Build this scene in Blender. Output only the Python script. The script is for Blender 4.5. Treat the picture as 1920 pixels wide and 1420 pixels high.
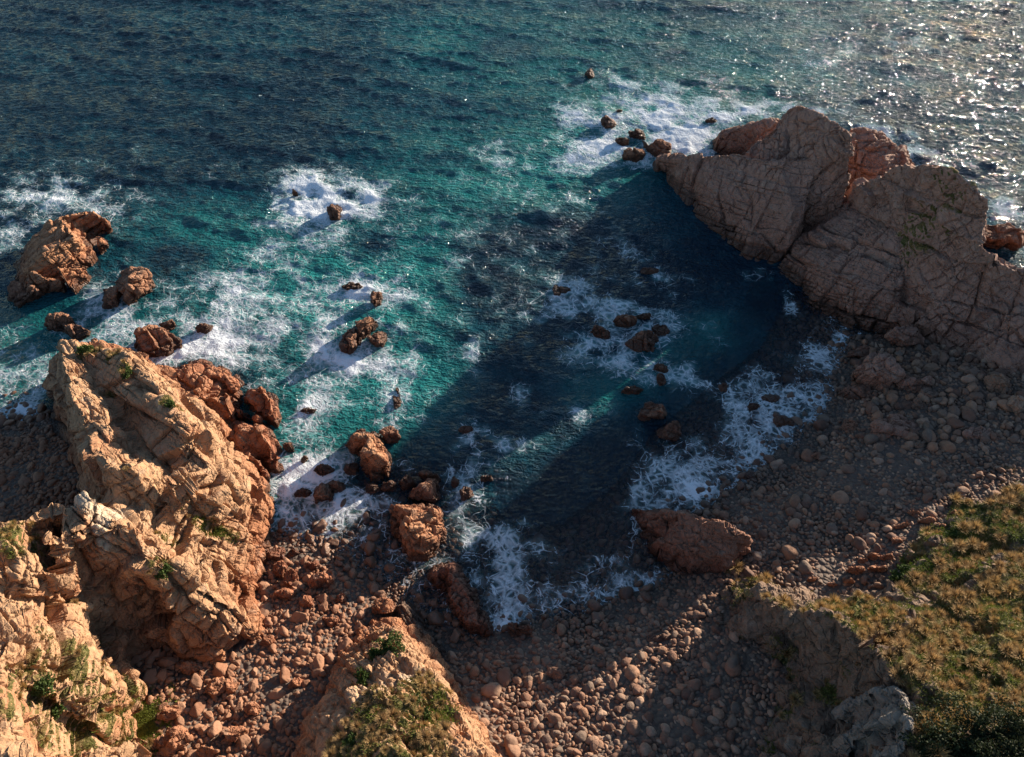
import bpy, math, random
import numpy as np
from mathutils import Vector, geometry as mgeo

for _o in list(bpy.data.objects):
    bpy.data.objects.remove(_o)
SC = bpy.context.scene
COL = SC.collection
rad = math.radians

# ---------------------------------------------------------------- camera
CAM_H = 100.0
PITCH = rad(50.0)
TANH = math.tan(rad(32.5))
cam_data = bpy.data.cameras.new("camera")
cam_data.sensor_fit = 'HORIZONTAL'
cam_data.angle_x = rad(65.0)
cam_data.clip_start = 0.5
cam_data.clip_end = 20000
cam = bpy.data.objects.new("camera", cam_data)
cam.location = (0, 0, CAM_H)
cam.rotation_euler = (math.pi / 2 - PITCH, 0, 0)
COL.objects.link(cam)
SC.camera = cam

# ---------------------------------------------------------------- light
SUN_EL, SUN_AZ = rad(11.0), rad(49.0)          # azimuth clockwise from +Y
world = bpy.data.worlds.new("World")
SC.world = world
world.use_nodes = True
wn = world.node_tree
bg = wn.nodes['Background']
sky = wn.nodes.new('ShaderNodeTexSky')
sky.sky_type = 'NISHITA'
sky.sun_disc = False
sky.sun_elevation = SUN_EL
sky.sun_rotation = SUN_AZ
sky.air_density = 1.0
sky.dust_density = 0.2
sky.ozone_density = 2.5
wn.links.new(sky.outputs[0], bg.inputs[0])
bg.inputs[1].default_value = 0.08
sun_d = bpy.data.lights.new("sun", 'SUN')
sun_d.energy = 5.0
sun_d.angle = rad(0.5)
sun_d.color = (1.0, 0.87, 0.70)
sun = bpy.data.objects.new("sun", sun_d)
to_sun = Vector((math.sin(SUN_AZ) * math.cos(SUN_EL), math.cos(SUN_AZ) * math.cos(SUN_EL), math.sin(SUN_EL)))
sun.rotation_euler = to_sun.to_track_quat('Z', 'Y').to_euler()
sun.location = (200, 200, 150)
COL.objects.link(sun)
SC.view_settings.view_transform = 'Standard'
SC.view_settings.look = 'None'
SC.view_settings.gamma = 1.0
SC.view_settings.use_curve_mapping = False
SC.view_settings.exposure = 1.4
SC.cycles.max_bounces = 6
SC.cycles.transparent_max_bounces = 6

# ---------------------------------------------------------------- survey: photo bearing + height -> point on the ground plan
CP, SP = math.cos(PITCH), math.sin(PITCH)


def P(px, py, z=0.0):
    u = (px - 960) / 960 * TANH
    v = (710 - py) / 960 * TANH
    fy, fz = CP + SP * v, -SP + CP * v
    s = (z - CAM_H) / fz
    return (u * s, fy * s, z)


def to_px(x, y, z):
    f = y * CP - (z - CAM_H) * SP
    w = y * SP + (z - CAM_H) * CP
    return 960 + x / f / TANH * 960, 710 - w / f / TANH * 960


def mpp(px, py, z=0.0):
    x, y, zz = P(px, py, z)
    return math.sqrt(x * x + y * y + (CAM_H - z) ** 2) * TANH / 960


def PT(e):
    x, y, z = P(*e[:3])
    if len(e) == 6:
        return (x + e[3], y + e[4], e[5])
    return (x, y, z)


# ---------------------------------------------------------------- noise
def _hash(ix, iy, iz, seed):
    h = (ix.astype(np.uint32) * np.uint32(374761393) + iy.astype(np.uint32) * np.uint32(668265263)
         + iz.astype(np.uint32) * np.uint32(2246822519) + np.uint32((seed * 3266489917) & 0xffffffff))
    h ^= h >> np.uint32(13)
    h *= np.uint32(1274126177)
    h ^= h >> np.uint32(16)
    h *= np.uint32(2654435761)
    h ^= h >> np.uint32(15)
    return h


def vnoise(p, seed=0):
    i = np.floor(p).astype(np.int64)
    f = p - i
    f = f * f * f * (f * (f * 6 - 15) + 10)
    r = np.zeros(len(p))
    for dx in (0, 1):
        wx = f[:, 0] if dx else 1 - f[:, 0]
        for dy in (0, 1):
            wy = f[:, 1] if dy else 1 - f[:, 1]
            for dz in (0, 1):
                wz = f[:, 2] if dz else 1 - f[:, 2]
                h = _hash(i[:, 0] + dx, i[:, 1] + dy, i[:, 2] + dz, seed)
                r += wx * wy * wz * (h / 4294967295.0)
    return r * 2 - 1


_ROTN = np.array([[0.36, 0.48, -0.8], [-0.8, 0.6, 0.0], [0.48, 0.64, 0.6]])


def fbm(p, octaves=4, seed=0, gain=0.5):
    a, s, r = 1.0, 0.0, np.zeros(len(p))
    for o in range(octaves):
        r += a * vnoise(p, seed + o * 17)
        s += a
        a *= gain
        p = (p @ _ROTN) * 2.03 + 11.3
    return r / s * 1.6


def euler(rx, ry, rz):
    rx, ry, rz = rad(rx), rad(ry), rad(rz)
    cx, sx, cy, sy, cz, sz = math.cos(rx), math.sin(rx), math.cos(ry), math.sin(ry), math.cos(rz), math.sin(rz)
    return (np.array([[cz, -sz, 0], [sz, cz, 0], [0, 0, 1]]) @ np.array([[cy, 0, sy], [0, 1, 0], [-sy, 0, cy]])
            @ np.array([[1, 0, 0], [0, cx, -sx], [0, sx, cx]]))


def joints(p, size, rot, seed, jit=0.62, warp=0.25):
    """Jointed blocks: per point -> (random block height, tilt term, distance to the block's edge in metres)."""
    size = np.array(size, float)
    q = (p @ rot) / size
    if warp:
        q = q + 0.55 * warp * np.stack([fbm(q * 0.5 + k * 31.7, 2, seed + 5 + k) for k in range(3)], 1)
    base = np.floor(q - 0.5).astype(np.int64)
    n = len(q)
    d1 = np.full(n, 1e9); d2 = np.full(n, 1e9)
    v1 = np.zeros((n, 3)); v2 = np.zeros((n, 3)); h1 = np.zeros(n, np.uint32)
    for dx in (0, 1):
        for dy in (0, 1):
            for dz in (0, 1):
                c = base + np.array([dx, dy, dz])
                h = _hash(c[:, 0], c[:, 1], c[:, 2], seed)
                j = np.stack([(h & 1023), (h >> np.uint32(10)) & np.uint32(1023), (h >> np.uint32(20)) & np.uint32(1023)], 1) / 1023.0 - 0.5
                v = c + 0.5 + jit * j - q
                d = np.einsum('ij,ij->i', v, v)
                m1 = d < d1
                m2 = (~m1) & (d < d2)
                d2 = np.where(m1, d1, np.where(m2, d, d2))
                v2 = np.where(m1[:, None], v1, np.where(m2[:, None], v, v2))
                d1 = np.where(m1, d, d1)
                v1 = np.where(m1[:, None], v, v1)
                h1 = np.where(m1, h, h1)
    dv = v2 - v1
    ln = np.sqrt(np.einsum('ij,ij->i', dv, dv)) + 1e-9
    edge = np.einsum('ij,ij->i', (v1 + v2) * 0.5, dv) / ln * size.min()
    r = _hash(h1, h1 >> np.uint32(7), h1 >> np.uint32(3), seed + 3)
    off = (r & np.uint32(4095)) / 4095.0 - 0.5
    t = np.stack([(r >> np.uint32(12)) & np.uint32(63), (r >> np.uint32(18)) & np.uint32(63), (r >> np.uint32(24)) & np.uint32(63)], 1) / 31.5 - 1
    tilt = np.einsum('ij,ij->i', t, v1)
    return off, tilt, edge


def bricks(p, size, rot, seed, warp=0.22):
    """Straight joint sets: blocks bounded by three families of cracks, the courses shifted against each other."""
    size = np.array(size, float)
    q = (p @ rot) / size
    q = q + warp * np.stack([fbm(q * 0.45 + k * 17.3, 2, seed + k) for k in range(3)], 1)
    q = q + 0.3 * np.sin(q * 2.3 + seed)
    z = np.zeros(len(q), np.int64)
    kz = np.floor(q[:, 2]).astype(np.int64)
    oy = _hash(kz, z, z, seed) / 4294967295.0
    qy = q[:, 1] + oy
    jy = np.floor(qy).astype(np.int64)
    qx = q[:, 0] + _hash(jy, kz, z, seed + 1) / 4294967295.0
    ix = np.floor(qx).astype(np.int64)
    f = np.stack([qx - ix, qy - jy, q[:, 2] - kz], 1)
    edge = (np.minimum(f, 1 - f) * size).min(1)
    r = _hash(ix, jy, kz, seed + 2)
    off = (r & np.uint32(4095)) / 4095.0 - 0.5
    t = np.stack([(r >> np.uint32(12)) & np.uint32(63), (r >> np.uint32(18)) & np.uint32(63), (r >> np.uint32(24)) & np.uint32(63)], 1) / 31.5 - 1
    return off, np.einsum('ij,ij->i', t, f - 0.5), edge


# ---------------------------------------------------------------- mesh building
def raw_mesh(name, V, F, smooth=True, attrs=None):
    me = bpy.data.meshes.new(name)
    V = np.ascontiguousarray(V, np.float32)
    F = np.ascontiguousarray(F, np.int32)
    k = F.shape[1]
    me.vertices.add(len(V))
    me.vertices.foreach_set('co', V.ravel())
    me.loops.add(F.size)
    me.loops.foreach_set('vertex_index', F.ravel())
    me.polygons.add(len(F))
    me.polygons.foreach_set('loop_start', np.arange(0, F.size, k, dtype=np.int32))
    me.update(calc_edges=True)
    me.polygons.foreach_set('use_smooth', np.full(len(F), smooth))
    for an, av in (attrs or {}).items():
        a = me.attributes.new(an, 'FLOAT', 'POINT')
        a.data.foreach_set('value', np.ascontiguousarray(av, np.float32))
    me.validate()
    return me


def tag(o, label=None, cat=None, group=None, kind=None):
    if label: o['label'] = label
    if cat: o['category'] = cat
    if group: o['group'] = group
    if kind: o['kind'] = kind
    return o


def link(name, me, mat=None, parent=None, loc=(0, 0, 0)):
    o = bpy.data.objects.new(name, me)
    o.location = loc
    if mat and me and not me.materials: me.materials.append(mat)
    COL.objects.link(o)
    if parent: o.parent = parent
    return o


def empty(name, loc):
    o = bpy.data.objects.new(name, None)
    o.location = loc
    o.empty_display_size = 1
    COL.objects.link(o)
    return o


def refine(V, F, L):
    """Split every edge longer than L until none is left."""
    for _ in range(14):
        e = np.concatenate([F[:, [0, 1]], F[:, [1, 2]], F[:, [2, 0]]])
        es = np.sort(e, 1)
        key = es[:, 0].astype(np.int64) * (len(V) + 1) + es[:, 1]
        uk, first, inv = np.unique(key, return_index=True, return_inverse=True)
        ue = es[first]
        ln = np.linalg.norm(V[ue[:, 0]] - V[ue[:, 1]], axis=1)
        spl = ln > L
        if not spl.any(): break
        mid = np.full(len(uk), -1)
        mid[spl] = len(V) + np.arange(spl.sum())
        V = np.concatenate([V, (V[ue[spl, 0]] + V[ue[spl, 1]]) * 0.5])
        n = len(F)
        m = np.stack([mid[inv[:n]], mid[inv[n:2 * n]], mid[inv[2 * n:]]], 1)
        # rotate every triangle so the cases collapse
        c = (m >= 0).sum(1)
        out = [F[c == 0]]
        k = c == 3
        if k.any():
            f, q = F[k], m[k]
            out += [np.stack([f[:, 0], q[:, 0], q[:, 2]], 1), np.stack([f[:, 1], q[:, 1], q[:, 0]], 1),
                    np.stack([f[:, 2], q[:, 2], q[:, 1]], 1), q]
        k = c == 1
        if k.any():
            f, q = F[k], m[k]
            r = np.argmax(q >= 0, 1)
            f = np.take_along_axis(f, (r[:, None] + np.arange(3)) % 3, 1)
            mm = q[np.arange(len(q)), r]
            out += [np.stack([f[:, 0], mm, f[:, 2]], 1), np.stack([mm, f[:, 1], f[:, 2]], 1)]
        k = c == 2
        if k.any():
            f, q = F[k], m[k]
            r = (np.argmax(q < 0, 1) + 1) % 3
            idx = (r[:, None] + np.arange(3)) % 3
            f = np.take_along_axis(f, idx, 1)
            q = np.take_along_axis(q, idx, 1)   # q0,q1 split, q2 not
            out += [np.stack([q[:, 0], f[:, 1], q[:, 1]], 1), np.stack([f[:, 0], q[:, 0], q[:, 1]], 1),
                    np.stack([f[:, 0], q[:, 1], f[:, 2]], 1)]
        F = np.concatenate(out)
    return V, F


def edges_of(F):
    e = np.sort(np.concatenate([F[:, [0, 1]], F[:, [1, 2]], F[:, [2, 0]]]), 1)
    u, c = np.unique(e, axis=0, return_counts=True)
    return u, c


def relax(V, F, it, keep_boundary=True, f=0.5):
    if it <= 0: return V
    u, c = edges_of(F)
    n = len(V)
    deg = np.bincount(u.ravel(), minlength=n).astype(float) + 1e-9
    fix = np.zeros(n, bool)
    if keep_boundary: fix[u[c == 1].ravel()] = True
    V = V.copy()
    for _ in range(it):
        s = np.stack([np.bincount(u[:, 0], V[u[:, 1], k], n) + np.bincount(u[:, 1], V[u[:, 0], k], n) for k in range(3)], 1) / deg[:, None]
        s[fix] = V[fix]
        V += (s - V) * f
    return V


def normals(V, F):
    a, b, c = V[F[:, 0]], V[F[:, 1]], V[F[:, 2]]
    fn = np.cross(b - a, c - a)
    n = np.stack([sum(np.bincount(F[:, j], fn[:, k], len(V)) for j in range(3)) for k in range(3)], 1)
    return n / (np.linalg.norm(n, axis=1)[:, None] + 1e-12)


def inside(poly, pts):
    x, y = pts[:, 0], pts[:, 1]
    r = np.zeros(len(pts), bool)
    n = len(poly)
    for i in range(n):
        x0, y0 = poly[i]; x1, y1 = poly[(i + 1) % n]
        c = ((y0 > y) != (y1 > y))
        if c.any():
            r ^= c & (x < (x1 - x0) * (y - y0) / (y1 - y0 + 1e-15) + x0)
    return r


def push_out(ring, pts, gap=0.9):
    """Where a ridge point overhangs the foot line, carry the foot line round it so the face below is a steep wall."""
    for _ in range(3):
        poly = [(p[0], p[1]) for p in ring]
        ins = inside(poly, np.array([p[:2] for p in pts]))
        add = {}
        n = len(ring)
        for k, p in enumerate(pts):
            if ins[k]: continue
            best = None
            for i in range(n):
                a, b = ring[i], ring[(i + 1) % n]
                dx, dy = b[0] - a[0], b[1] - a[1]
                L2 = dx * dx + dy * dy + 1e-9
                t = min(1, max(0, ((p[0] - a[0]) * dx + (p[1] - a[1]) * dy) / L2))
                d = math.hypot(p[0] - a[0] - t * dx, p[1] - a[1] - t * dy)
                if best is None or d < best[0]: best = (d, i, t)
            d, i, t = best
            a, b = ring[i], ring[(i + 1) % n]
            fx, fy = a[0] + t * (b[0] - a[0]), a[1] + t * (b[1] - a[1])
            g = (d + gap) / max(d, 0.05)
            if d < 0.05:
                continue
            z = min(a[2] + t * (b[2] - a[2]), p[2] - 1.0)
            add.setdefault(i, []).append((t, (fx + (p[0] - fx) * g, fy + (p[1] - fy) * g, z)))
        if not add: break
        new = []
        for i in range(n):
            new.append(ring[i])
            for t, q in sorted(add.get(i, []), key=lambda e: e[0]):
                if math.hypot(q[0] - new[-1][0], q[1] - new[-1][1]) > 0.3: new.append(q)
        ring = new
    return ring


def largest(F, n):
    lab = np.arange(n)
    for _ in range(200):
        m = lab[F].min(1)
        new = lab.copy()
        np.minimum.at(new, F.ravel(), np.repeat(m, 3))
        if (new == lab).all(): break
        lab = new
    c = np.bincount(lab[F[:, 0]])
    return F[lab[F[:, 0]] == c.argmax()]


def skirt(V, F, drop=4.0):
    """Carry the foot of a rock down into the ground."""
    e = np.concatenate([F[:, [0, 1]], F[:, [1, 2]], F[:, [2, 0]]])
    es = np.sort(e, 1)
    u, inv, c = np.unique(es, axis=0, return_inverse=True, return_counts=True)
    b = e[c[inv.ravel()] == 1]
    bv = np.unique(b)
    m = np.full(len(V), -1); m[bv] = len(V) + np.arange(len(bv))
    W = V[bv].copy()
    W[:, 2] -= drop
    f1 = np.column_stack([b[:, 1], b[:, 0], m[b[:, 0]]])
    f2 = np.column_stack([b[:, 1], m[b[:, 0]], m[b[:, 1]]])
    return np.concatenate([V, W]), np.concatenate([F, f1, f2]), bv


def plan(outline, lines, hull=False):
    """Survey lines (closed outline + ridges/valleys) -> triangulated surface."""
    pts, seg, z = [], [], []

    def add(e):
        return add_xyz(*PT(e))

    def add_xyz(x, y, zz):
        for i, q in enumerate(pts):
            if abs(q[0] - x) < 0.05 and abs(q[1] - y) < 0.05: return i
        pts.append((x, y)); z.append(zz)
        return len(pts) - 1
    ring = [PT(e) for e in outline]
    if not hull:
        ring = push_out(ring, [PT(e) for l in lines for e in ([l] if isinstance(l, tuple) else l)])
    oi = [add_xyz(*e) for e in ring]
    if not hull:
        seg += [(oi[i], oi[(i + 1) % len(oi)]) for i in range(len(oi))]
    for l in lines:
        if isinstance(l, tuple): l = [l]
        li = [add(e) for e in l]
        seg += [(li[i], li[i + 1]) for i in range(len(li) - 1) if li[i] != li[i + 1]]
    r = mgeo.delaunay_2d_cdt([Vector(p) for p in pts], seg, [], 0, 1e-4)
    nv = np.array([(v.x, v.y) for v in r[0]])
    orig = r[3]
    nz = np.zeros(len(nv))
    for i, o in enumerate(orig):
        if o: nz[i] = z[o[0]]
        else:   # crossing lines: weight by distance
            d = np.hypot(*(np.array(pts) - nv[i]).T) + 1e-6
            nz[i] = (np.array(z) / d ** 3).sum() / (1 / d ** 3).sum()
    F = np.array([list(f) for f in r[2]])
    V = np.column_stack([nv, nz])
    a = (V[F[:, 1], 0] - V[F[:, 0], 0]) * (V[F[:, 2], 1] - V[F[:, 0], 1]) - (V[F[:, 1], 1] - V[F[:, 0], 1]) * (V[F[:, 2], 0] - V[F[:, 0], 0])
    F[a < 0] = F[a < 0][:, ::-1]
    F = F[np.abs(a) > 1e-6]
    if not hull:
        poly = [(pts[i]) for i in oi]
        F = largest(F[inside(poly, V[F].mean(1)[:, :2])], len(V))
        used = np.unique(F)
        m = np.full(len(V), -1); m[used] = np.arange(len(used))
        V, F = V[used], m[F]
    return V, F


def height_at(VF, xy, default=-1e3):
    V, F = VF
    out = np.full(len(xy), default)
    for f in F:
        a, b, c = V[f]
        x0, x1 = min(a[0], b[0], c[0]), max(a[0], b[0], c[0])
        y0, y1 = min(a[1], b[1], c[1]), max(a[1], b[1], c[1])
        m = np.nonzero((xy[:, 0] >= x0) & (xy[:, 0] <= x1) & (xy[:, 1] >= y0) & (xy[:, 1] <= y1))[0]
        if not len(m): continue
        d = (b[1] - c[1]) * (a[0] - c[0]) + (c[0] - b[0]) * (a[1] - c[1])
        if abs(d) < 1e-9: continue
        q = xy[m]
        w0 = ((b[1] - c[1]) * (q[:, 0] - c[0]) + (c[0] - b[0]) * (q[:, 1] - c[1])) / d
        w1 = ((c[1] - a[1]) * (q[:, 0] - c[0]) + (a[0] - c[0]) * (q[:, 1] - c[1])) / d
        w2 = 1 - w0 - w1
        k = (w0 >= -1e-6) & (w1 >= -1e-6) & (w2 >= -1e-6)
        out[m[k]] = np.maximum(out[m[k]], w0[k] * a[2] + w1[k] * b[2] + w2[k] * c[2])
    return out


def weather(V, N, spec, seed, rough=0.25, calm=None):
    """Push a surface in and out along its normals: jointed blocks at several sizes, open cracks, roughness."""
    d = np.zeros(len(V))
    for k, (size, rot, amp, tilt, groove, gw, *b) in enumerate(spec):
        off, t, e = (bricks if b else joints)(V, size, rot, seed + 101 * k)
        d += amp * off * 2 + tilt * t
        if groove: d -= groove * np.clip(0.65 + 0.9 * fbm(V * 0.22, 2, seed + 31 * k + 3), 0.05, 1.3) * np.exp(-(e / gw) ** 2)
    if rough:
        d += rough * fbm(V * 0.35, 4, seed + 7)
    if calm is not None: d *= calm
    return V + N * d[:, None]


FLAT = False    # facet shading: the meshes are as fine as a picture element
MASSES = []      # coarse surfaces of everything big, for keeping stones out of rock


def mass(name, outline, lines, L, spec, seed, mat, parent=None, smooth_it=3, coarse=2.0, rough=0.25, veg=None, loc=None, solid=True, calm=None, swell=None, pale=None):
    V, F = plan(outline, lines)
    if solid: MASSES.append((V, F))
    V, F = refine(V, F, coarse)
    V = relax(V, F, smooth_it)
    V, F = refine(V, F, L)
    V = relax(V, F, 2)
    N = normals(V, F)
    if swell:
        V = V + np.array([0, 0, 1.0]) * swell(V, N)[:, None]
        N = normals(V, F)
    cm = calm(V, N) if calm else None
    V = weather(V, N, spec, seed, rough, cm)
    N2 = normals(V, F)
    at = {}
    if veg is not None:
        at['veg'] = veg(V, N, N2)
        va = at['veg']
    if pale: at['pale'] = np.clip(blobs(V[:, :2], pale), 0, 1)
    if loc is None:
        loc = (V[:, 0].mean(), V[:, 1].mean(), max(0.0, V[:, 2].min()))
    pl = parent.location if parent else Vector((0, 0, 0))
    SV, SF, bv = skirt(V, F)
    at = {k: np.concatenate([a, a[bv]]) for k, a in at.items()}
    me = raw_mesh(name, SV - np.array(loc), SF, FLAT, at)
    o = link(name, me, mat, parent, Vector(loc) - Vector(pl))
    return o, V, N2, F, ({'veg': va} if veg is not None else {})


def blobs(xy, lst):
    """Soft patches on the ground plan: (bearing x, bearing y, half width, half height in photo pixels, strength)."""
    r = np.zeros(len(xy))
    for b in lst:
        px, py, rx, ry, s = b[:5]
        z = b[5] if len(b) > 5 else 0.0
        c = P(px, py, z)
        a = abs(P(px + rx, py, z)[0] - P(px - rx, py, z)[0]) / 2
        d = abs(P(px, py + ry, z)[1] - P(px, py - ry, z)[1]) / 2
        q = ((xy[:, 0] - c[0]) / a) ** 2 + ((xy[:, 1] - c[1]) / d) ** 2
        m = q < 7
        v = s * np.exp(-q[m])
        r[m] = r[m] + v * (1 - np.clip(r[m], 0, 1) * 0.6) if s > 0 else r[m] + v
    return r


def sstep(a, b, x):
    t = np.clip((x - a) / (b - a), 0, 1)
    return t * t * (3 - 2 * t)


# ---------------------------------------------------------------- shader helpers
class NT:
    def __init__(self, name):
        self.m = bpy.data.materials.new(name)
        self.m.use_nodes = True
        self.t = self.m.node_tree
        self.bsdf = self.t.nodes['Principled BSDF']
        self.out = self.t.nodes['Material Output']

    def put(self, sock, v):
        if isinstance(v, bpy.types.NodeSocket): self.t.links.new(v, sock)
        elif v is not None:
            if sock.type == 'RGBA' and len(v) == 3: v = (*v, 1)
            sock.default_value = v

    def n(self, typ, props=None, **ins):
        nd = self.t.nodes.new('ShaderNode' + typ)
        for k, v in (props or {}).items(): setattr(nd, k, v)
        for k, v in ins.items():
            self.put(nd.inputs[int(k[1:]) if k[0] == '_' and k[1:].isdigit() else k], v)
        return nd

    def math(self, op, a, b=None, c=None, clamp=False):
        nd = self.t.nodes.new('ShaderNodeMath'); nd.operation = op; nd.use_clamp = clamp
        for i, v in enumerate((a, b, c)):
            if v is not None: self.put(nd.inputs[i], v)
        return nd.outputs[0]

    def vmath(self, op, a, b=None, scale=None):
        nd = self.t.nodes.new('ShaderNodeVectorMath'); nd.operation = op
        self.put(nd.inputs[0], a)
        if b is not None: self.put(nd.inputs[1], b)
        if scale is not None: self.put(nd.inputs['Scale'], scale)
        return nd.outputs[0]

    def mix(self, f, a, b, mode='MIX'):
        nd = self.t.nodes.new('ShaderNodeMix'); nd.data_type = 'RGBA'; nd.blend_type = mode
        self.put(nd.inputs[0], f); self.put(nd.inputs[6], a); self.put(nd.inputs[7], b)
        return nd.outputs[2]

    def rng(self, v, a, b, c=0.0, d=1.0, smooth=True):
        nd = self.t.nodes.new('ShaderNodeMapRange')
        nd.interpolation_type = 'SMOOTHSTEP' if smooth else 'LINEAR'
        self.put(nd.inputs[0], v)
        for i, x in enumerate((a, b, c, d)): self.put(nd.inputs[i + 1], x)
        return nd.outputs[0]

    def noise(self, vec, scale, detail=4, rough=0.55, dist=0.0):
        return self.n('TexNoise', None, Vector=vec, Scale=scale, Detail=detail, Roughness=rough, Distortion=dist)

    def attr(self, name):
        return self.n('Attribute', {'attribute_name': name}).outputs['Fac']

    def pos(self):
        return self.n('NewGeometry').outputs['Position']

    def bump(self, h, strength, dist, normal=None):
        return self.n('Bump', None, Strength=strength, Distance=dist, Height=h, Normal=normal).outputs[0]

# ---------------------------------------------------------------- materials
def rock_material(name, tan, rust, zr=(2, 11), rust_top=0.35, veg=False, bump=1.0, crack=0.9, obj_coords=False, fine=1.0, wet=True, wr=(0.8, 2.8)):
    t = NT(name)
    pos = t.pos()
    vec = t.n('TexCoord').outputs['Object'] if obj_coords else pos
    z = t.n('SeparateXYZ', None, Vector=pos).outputs[2]
    big = t.noise(vec, 0.13, 5, 0.6).outputs[0]
    mid = t.noise(vec, 0.9, 6, 0.65).outputs[0]
    fin = t.noise(vec, 5.0, 6, 0.7).outputs[0]
    zz = t.math('ADD', z, t.math('MULTIPLY', t.math('SUBTRACT', mid, 0.5), 9.0))
    f = t.rng(zz, zr[0], zr[1], 1.0, 0.0)
    f = t.math('MAXIMUM', f, t.math('MULTIPLY', t.rng(big, 0.50, 0.68), rust_top))
    col = t.mix(f, tan, rust)
    grey = t.rng(t.noise(vec, 0.5, 5, 0.6).outputs[0], 0.55, 0.72, 0, 0.35)
    col = t.mix(grey, col, (0.33, 0.27, 0.21))
    v = t.math('MULTIPLY', t.rng(mid, 0.25, 0.75, 0.72, 1.25, False), t.rng(fin, 0.2, 0.8, 0.72, 1.25, False))
    col = t.mix(1.0, col, t.n('CombineColor', None, _0=v, _1=v, _2=v).outputs[0], 'MULTIPLY')
    # dark lichen and mineral streaks
    st = t.rng(t.noise(vec, 1.7, 8, 0.7).outputs[0], 0.60, 0.72, 0, 0.6)
    col = t.mix(st, col, (0.07, 0.05, 0.04))
    rough = 0.88
    if wet:
        w = t.rng(t.math('ADD', z, t.math('MULTIPLY', t.math('SUBTRACT', mid, 0.5), 1.6)), wr[0], wr[1], 1.0, 0.0)
        col = t.mix(t.math('MULTIPLY', w, 0.74), col, (0.035, 0.018, 0.012))
        rough = t.rng(w, 0, 1, 0.88, 0.38, False)
    if veg:
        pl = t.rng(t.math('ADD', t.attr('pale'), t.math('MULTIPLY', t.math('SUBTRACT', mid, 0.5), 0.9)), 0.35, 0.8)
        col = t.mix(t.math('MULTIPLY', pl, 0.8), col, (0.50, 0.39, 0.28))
        a = t.attr('veg')
        g1 = t.noise(vec, 1.3, 6, 0.7).outputs[0]
        k = t.rng(t.math('ADD', a, t.math('MULTIPLY', t.math('SUBTRACT', g1, 0.5), 1.3)), 0.42, 0.62)
        gc = t.mix(t.rng(t.noise(vec, 0.35, 5, 0.6).outputs[0], 0.38, 0.62), (0.17, 0.11, 0.04), (0.07, 0.07, 0.017))
        gc = t.mix(t.rng(t.noise(vec, 3.0, 5, 0.7).outputs[0], 0.45, 0.7, 0, 0.7), gc, (0.26, 0.18, 0.085))
        col = t.mix(k, col, gc)
        rough = t.mix(k, t.n('CombineColor', None, _0=rough, _1=rough, _2=rough).outputs[0], (0.95, 0.95, 0.95))
    t.put(t.bsdf.inputs['Base Color'], col)
    t.put(t.bsdf.inputs['Roughness'], rough)
    t.bsdf.inputs['Specular IOR Level'].default_value = 0.25
    # joints too fine for the mesh, then grain
    wv = t.vmath('ADD', vec, t.vmath('SCALE', t.vmath('SUBTRACT', t.noise(vec, 0.8, 3).outputs[1], (0.5, 0.5, 0.5)), scale=0.9))
    mp = t.n('Mapping', None, Vector=wv, Rotation=(0.5, 0.35, 0.7), Scale=(1.0, 0.55, 0.8)).outputs[0]
    vo = t.n('TexVoronoi', {'feature': 'DISTANCE_TO_EDGE'}, Vector=mp, Scale=0.75 * fine).outputs[0]
    h1 = t.math('MULTIPLY', t.rng(vo, 0.0, 0.09), crack * 0.35)
    h2 = t.math('MULTIPLY', t.noise(vec, 3.0 * fine, 8, 0.62).outputs[0], 0.5)
    t.put(t.bsdf.inputs['Normal'], t.bump(t.math('ADD', h1, h2), 0.85 * bump, 0.55))
    return t.m


def stone_material(name, tint_attr, wet=True):
    t = NT(name)
    pos = t.pos()
    z = t.n('SeparateXYZ', None, Vector=pos).outputs[2]
    if tint_attr:
        r = t.attr('tint')
        vec = pos
    else:
        r = t.n('ObjectInfo').outputs['Random']
        vec = t.n('TexCoord').outputs['Object']
    c = t.n('ValToRGB', None, Fac=r)
    cr = c.color_ramp
    cr.elements[0].color = (0.115, 0.062, 0.043, 1)
    cr.elements[1].color = (0.34, 0.215, 0.145, 1)
    for p_, q in ((0.25, (0.22, 0.11, 0.068, 1)), (0.5, (0.165, 0.115, 0.085, 1)), (0.75, (0.28, 0.145, 0.085, 1))):
        e = cr.elements.new(p_); e.color = q
    n1 = t.noise(vec, 1.6, 6, 0.65).outputs[0]
    v = t.rng(n1, 0.25, 0.75, 0.65, 1.3, False)
    col = t.mix(1.0, c.outputs[0], t.n('CombineColor', None, _0=v, _1=v, _2=v).outputs[0], 'MULTIPLY')
    # sunny-side stones: iron stain, plus a lift in colour that carries the sunlight
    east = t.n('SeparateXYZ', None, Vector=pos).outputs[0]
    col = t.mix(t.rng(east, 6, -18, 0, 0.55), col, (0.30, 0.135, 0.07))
    w = t.rng(t.math('ADD', z, t.math('MULTIPLY', n1, 0.5)), 0.75, 1.5, 1.0, 0.0)
    col = t.mix(t.math('MULTIPLY', w, 0.5), col, (0.035, 0.025, 0.02))
    t.put(t.bsdf.inputs['Base Color'], col)
    t.put(t.bsdf.inputs['Roughness'], t.rng(w, 0, 1, 0.85, 0.35, False))
    t.bsdf.inputs['Specular IOR Level'].default_value = 0.3
    t.put(t.bsdf.inputs['Normal'], t.bump(t.noise(vec, 3.5, 6, 0.65).outputs[0], 0.5, 0.25))
    return t.m


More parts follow.
